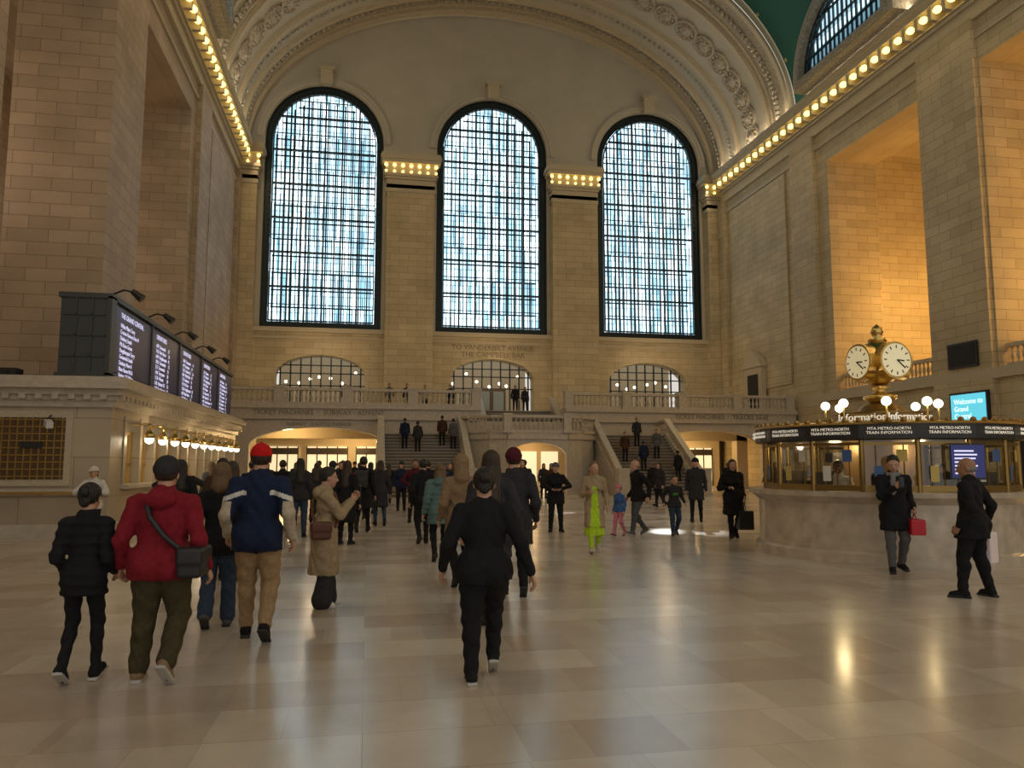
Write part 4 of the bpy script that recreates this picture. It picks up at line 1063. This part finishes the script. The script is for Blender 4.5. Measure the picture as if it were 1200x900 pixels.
person(MAN,4.7,23.5,175,1.80,b=1.1,arm=1.15,top='charcoal',hem=.12,pants='black',hair='black',extra=lambda U,pel:[('vest',.02,[ball(U(0,.07,.3),(.07,.06,.13))],None)],extramats={'vest':C_('yellow')},feet=walk(.15,.1,1))
person(WOM,4.55,18.5,172,1.68,fem=True,b=1.18,arm=1.25,top='black',hem=.2,puff=True,pants='black',pw=1.15,hair='black',hs='short',hat='beanie',hatc='grey',hands=[dict(p=(-.12,.2,1.05),pole=(-1,-.3,0)),dict(p=(.12,.2,1.05),pole=(1,-.3,0))],feet=[(-.13,0,0,0,15),(.13,0,0,0,-15)])
person(WOM,4.18,13.98,168,1.70,fem=True,b=1.0,arm=1.2,top='beige',hem=.42,pants='lime',pw=.95,shoe='cream',sole='l',hair='blond',hs='short',skirt=('lime',.9,.33,.20),recolor=opencoat,
       feet=walk(.14,.07,1),hands=[dict(p=(-.24,.05,.88)),dict(p=(.12,.22,1.12),pole=(.4,-.8,-.4),th=(0,0,1))],hyaw=15)
person('girl',5.74,17.19,120,1.15,fem=True,b=1.0,arm=1.2,top='blue',hem=.1,puff=True,pants='pink',pw=1.1,shoe='pink',hair='brown',hs='short',hat='beanie',hatc='pink',feet=walk(.15,.1,1))
person(MAN,6.15,17.05,100,1.76,b=1.1,arm=1.2,top='black',hem=.12,pants='greyjeans',pw=1.1,shoe='grey',sole='l',hs='bald',hair='grey',feet=walk(.2,.08,-1),hands=walkhands(.1,-1),lean=.08)
person('boy',6.99,16.96,178,1.38,b=1.05,arm=1.2,top='charcoal',hem=.1,puff=True,pants='jeans',pw=1.15,shoe='grey',hair='brown',extra=lambda U,pel:[('vest',.02,[ball(U(0,.07,.28),(.10,.06,.05))],None)],extramats={'vest':C_('green')},feet=walk(.16,.11,1),hands=walkhands(.05,1,.3,.9))
person(WOM,8.02,16.1,172,1.75,fem=True,b=1.18,arm=1.35,top='black',hem=.38,puff=True,pants='black',pw=1.1,hair='black',hs='bob',feet=walk(.12,.09,1),hands=[dict(p=(-.22,.1,.90)),dict(p=(.15,.2,1.1),pole=(.5,-.8,-.2))],props=carry(0,'travel_bag',BAGB,(.16,.12,.2),.22))
person(MAN,9.2,20.7,150,1.82,b=1.1,arm=1.15,top='charcoal',hem=.3,pants='black',hair='black',hat='beanie',hatc='black',feet=walk(.15,.1,1))
# --- right foreground
person(MAN,8.02,10.72,160,1.80,b=1.12,arm=1.2,top='black',hem=.28,pants='grey',pw=1.15,shoe='black',hair='black',hs='short',extra=scarf(),extramats={'scarf':C_('lgrey')},
       feet=[(-.10,-.12,0,10,12),(.11,.16,0,0,-14)],hands=[dict(p=(-.24,.08,.92),curl=1.1),dict(p=(.06,.30,1.22),pole=(.6,-.3,-.8),th=(0,0,1),curl=.9)],hyaw=-12,hpitch=-16,props=both(phone(1),carry(0,'shopping_bag',REDP,(.10,.17,.11),.08)))
person(MAN,7.45,8.5,28,1.74,b=1.2,arm=1.2,top='black',hem=.18,pants='black',pw=1.22,shoe='black',skin='m',hs='bald',hair='grey',feet=[(-.20,.08,0,0,22),(.18,-.08,0,0,-22)],
       hands=[dict(p=(-.25,.06,.86),pole=(-.2,-1,0)),dict(p=(.34,-.02,.86),curl=1.1)],hyaw=24,hpitch=-6,props=carry(1,'shopping_bag',WHP,(.12,.08,.19),.02))
# --- left middle crowd
person(WOM,-5.45,17.0,178,1.60,fem=True,b=1.1,arm=1.2,top='white',hem=.1,pants='black',hair='black',hs='pony',hat='cap',hatc='white',hands=[dict(p=(-.1,.25,1.15),pole=(-1,-.2,-.4)),dict(p=(.1,.25,1.15),pole=(1,-.2,-.4))])
person(MAN,-3.66,16.3,190,1.74,b=1.1,arm=1.2,top='charcoal',pants='black',hair='brown',skin='l',hands=[dict(p=(-.24,.22,1.35),pole=(-1,-.2,-.6),th=(0,0,1)),dict(p=(.28,.15,1.3),pole=(1,-.2,-.6),th=(0,0,1))],extra=scarf(),extramats={'scarf':C_('lgrey')})
person(WOM,-3.25,14.6,10,1.72,fem=True,b=1.15,arm=1.3,top='black',hem=.3,pants='black',hair='black',hs='long')
person(MAN,-2.35,13.4,-6,1.74,b=1.15,arm=1.25,top='brown',hem=.12,pants='black',hair='black',feet=walk(.12,.1,1))
person(WOM,-1.9,11.6,4,1.68,fem=True,b=1.12,arm=1.25,top='charcoal',hem=.2,pants='black',hair='brown',hs='bob',feet=walk(.12,.1,-1))
person(WOM,-.42,16.4,-20,1.72,fem=True,b=1.15,arm=1.3,top='black',hem=.45,pants='black',hair='brown',hs='long',extra=lambda U,pel:[('scarf',.02,[cone(U(.1,.1,.5),U(.16,.12,.05),.05,.06,(1,.6,1))],None)],extramats={'scarf':C_('red')})
person(MAN,-.1,19.2,-10,1.83,b=1.15,arm=1.2,top='black',hem=.35,pants='black',hair='black',feet=walk(.15,.1,1),props=backpack(b=1.1))
person(WOM,.35,21.0,8,1.75,fem=True,b=1.12,arm=1.2,top='charcoal',hem=.4,pants='jeans',hair='brown',hs='bob',feet=walk(.12,.1,-1))
far=[(-2.3,27.8,0,1.75,'black','black'),(-1.6,26.2,20,1.68,'navy','jeans'),(-.9,29.5,180,1.8,'charcoal','black'),(.1,26.5,-30,1.72,'black','grey'),(-3.0,24.0,15,1.78,'brown','black'),(-3.8,31.0,170,1.7,'black','jeans'),(2.2,30.5,0,1.74,'charcoal','black'),(.9,33.2,10,1.7,'black','black'),
(-1.2,35.0,180,1.75,'navy','black'),(2.6,26.8,170,1.66,'grey','jeans'),(5.6,27.5,0,1.8,'black','black'),(7.4,30.8,185,1.7,'brown','black'),(9.9,33.0,175,1.75,'tan','jeans'),(11.2,28.5,100,1.72,'charcoal','black'),(13.0,34.0,0,1.75,'black','black'),(-4.4,34.5,0,1.72,'black','black'),(-.2,23.6,20,1.7,'black','black'),(18.6,33,200,1.75,'navy','black'),
(-2.2,21.2,5,1.76,'black','black'),(-1.4,22.5,-8,1.70,'charcoal','black'),(-2.7,19.4,12,1.72,'navy','black'),(-.8,25.0,175,1.74,'black','jeans'),(-1.9,31.8,0,1.8,'black','black'),(.4,29.8,0,1.74,'brown','black'),(1.9,24.6,0,1.76,'black','black'),(2.3,20.4,-6,1.72,'navy','jeans'),(3.0,28.6,185,1.7,'charcoal','black'),
(3.6,33.5,0,1.75,'black','black'),(4.6,31.0,170,1.72,'black','grey'),(-3.3,37.5,0,1.74,'charcoal','black'),(-.6,38.5,180,1.78,'black','black'),(-5.0,40,0,1.72,'navy','black'),(6.6,35.5,10,1.75,'black','black'),(8.5,37.0,190,1.7,'charcoal','black'),(20.2,41,0,1.75,'black','black'),(21.5,38,180,1.7,'brown','black'),(19.8,36,90,1.75,'black','jeans'),
(-4.3,18.6,10,1.74,'black','black'),(-3.1,17.6,-5,1.70,'maroon','black'),(-1.5,18.2,5,1.78,'charcoal','jeans'),(-.9,20.8,-12,1.72,'black','black'),(-4.2,22.4,20,1.72,'grey','black'),(-2.0,24.2,0,1.76,'brown','jeans'),(-3.4,26.5,180,1.74,'black','black'),(-.3,31.4,8,1.70,'tan','black'),(1.2,27.9,180,1.75,'navy','black')]
for i,(x,y,h,H,tp,pn) in enumerate(far):
    person(WOM if i%2 else MAN,x,y,h,H,fem=bool(i%2),b=1.13,arm=1.22,top=tp,hem=.1+.12*(i%3),pants=pn,pw=1.1,hair=('black','brown','blond')[i%3],hs=('short','long')[i%2],hat='beanie' if i%5==0 else None,hatc='charcoal',feet=walk(.1+.03*(i%4),.1,1 if i%2 else -1) if i%3 else None)
def onstair(i): return 44.5-(i+.5)*0.27, 3.4-i*(3.4/19)
for n_,(x,i,h,tp) in enumerate(((2.0,5,0,'navy'),(2.7,6,10,'charcoal'),(4.1,4,0,'brown'),(4.7,5,-10,'grey'),(15.6,4,180,'charcoal'),(16.4,8,170,'grey'),(15.2,12,0,'navy'),(16.9,15,10,'black'),(14.4,9,180,'brown'))):
    y,z=onstair(i); person(WOM if n_%2 else MAN,x,y,h,1.72,z=z,fem=bool(n_%2),b=1.12,arm=1.2,top=tp,hem=.2,pants='black',hair='black',feet=[(-.1,-.02,0,0,4),(.1,-.02,0,0,-4)])
person(MAN,9.5,49.6,180,1.75,z=5.1,b=1.08,arm=1.2,top='black',hem=.1,pants='black',hair='black'); person(WOM,10.2,49.8,175,1.68,z=5.1,fem=True,b=1.05,arm=1.2,top='charcoal',hem=.2,pants='black',hair='black',hs='long')
for i,(x,h,y,c_) in enumerate(((1.3,180,49.5,'grey'),(2.4,160,49.5,'black'),(3.6,190,50.2,'cream'),(5.2,180,49.6,'navy'),(-1.5,170,50.5,'grey'))): person(MAN,x,y,h,1.72,z=5.1,b=1.05,arm=1.15,top=c_,pants='black',hair='brown')
person(MAN,C.x-1.15,C.y-.3,140,1.72,b=1.05,top='white',pants='black',hair='black',skin='d',lod=2); person(WOM,C.x+.2,C.y-1.2,180,1.66,fem=True,top='navy',pants='black',hair='black',hs='bob',lod=2)
print('PEOPLE TIME',time.time()-t0)
#=====PEOPLE-END

scene.view_settings.view_transform='Standard'
cam=bpy.data.cameras.new('camera'); cam.sensor_width=36; cam.lens=27.0
co=bpy.data.objects.new('camera',cam); COL.objects.link(co); co.location=(0,0,1.63); co.rotation_euler=(math.radians(96.0),0,math.radians(-10.6)); cam.clip_end=400
scene.camera=co
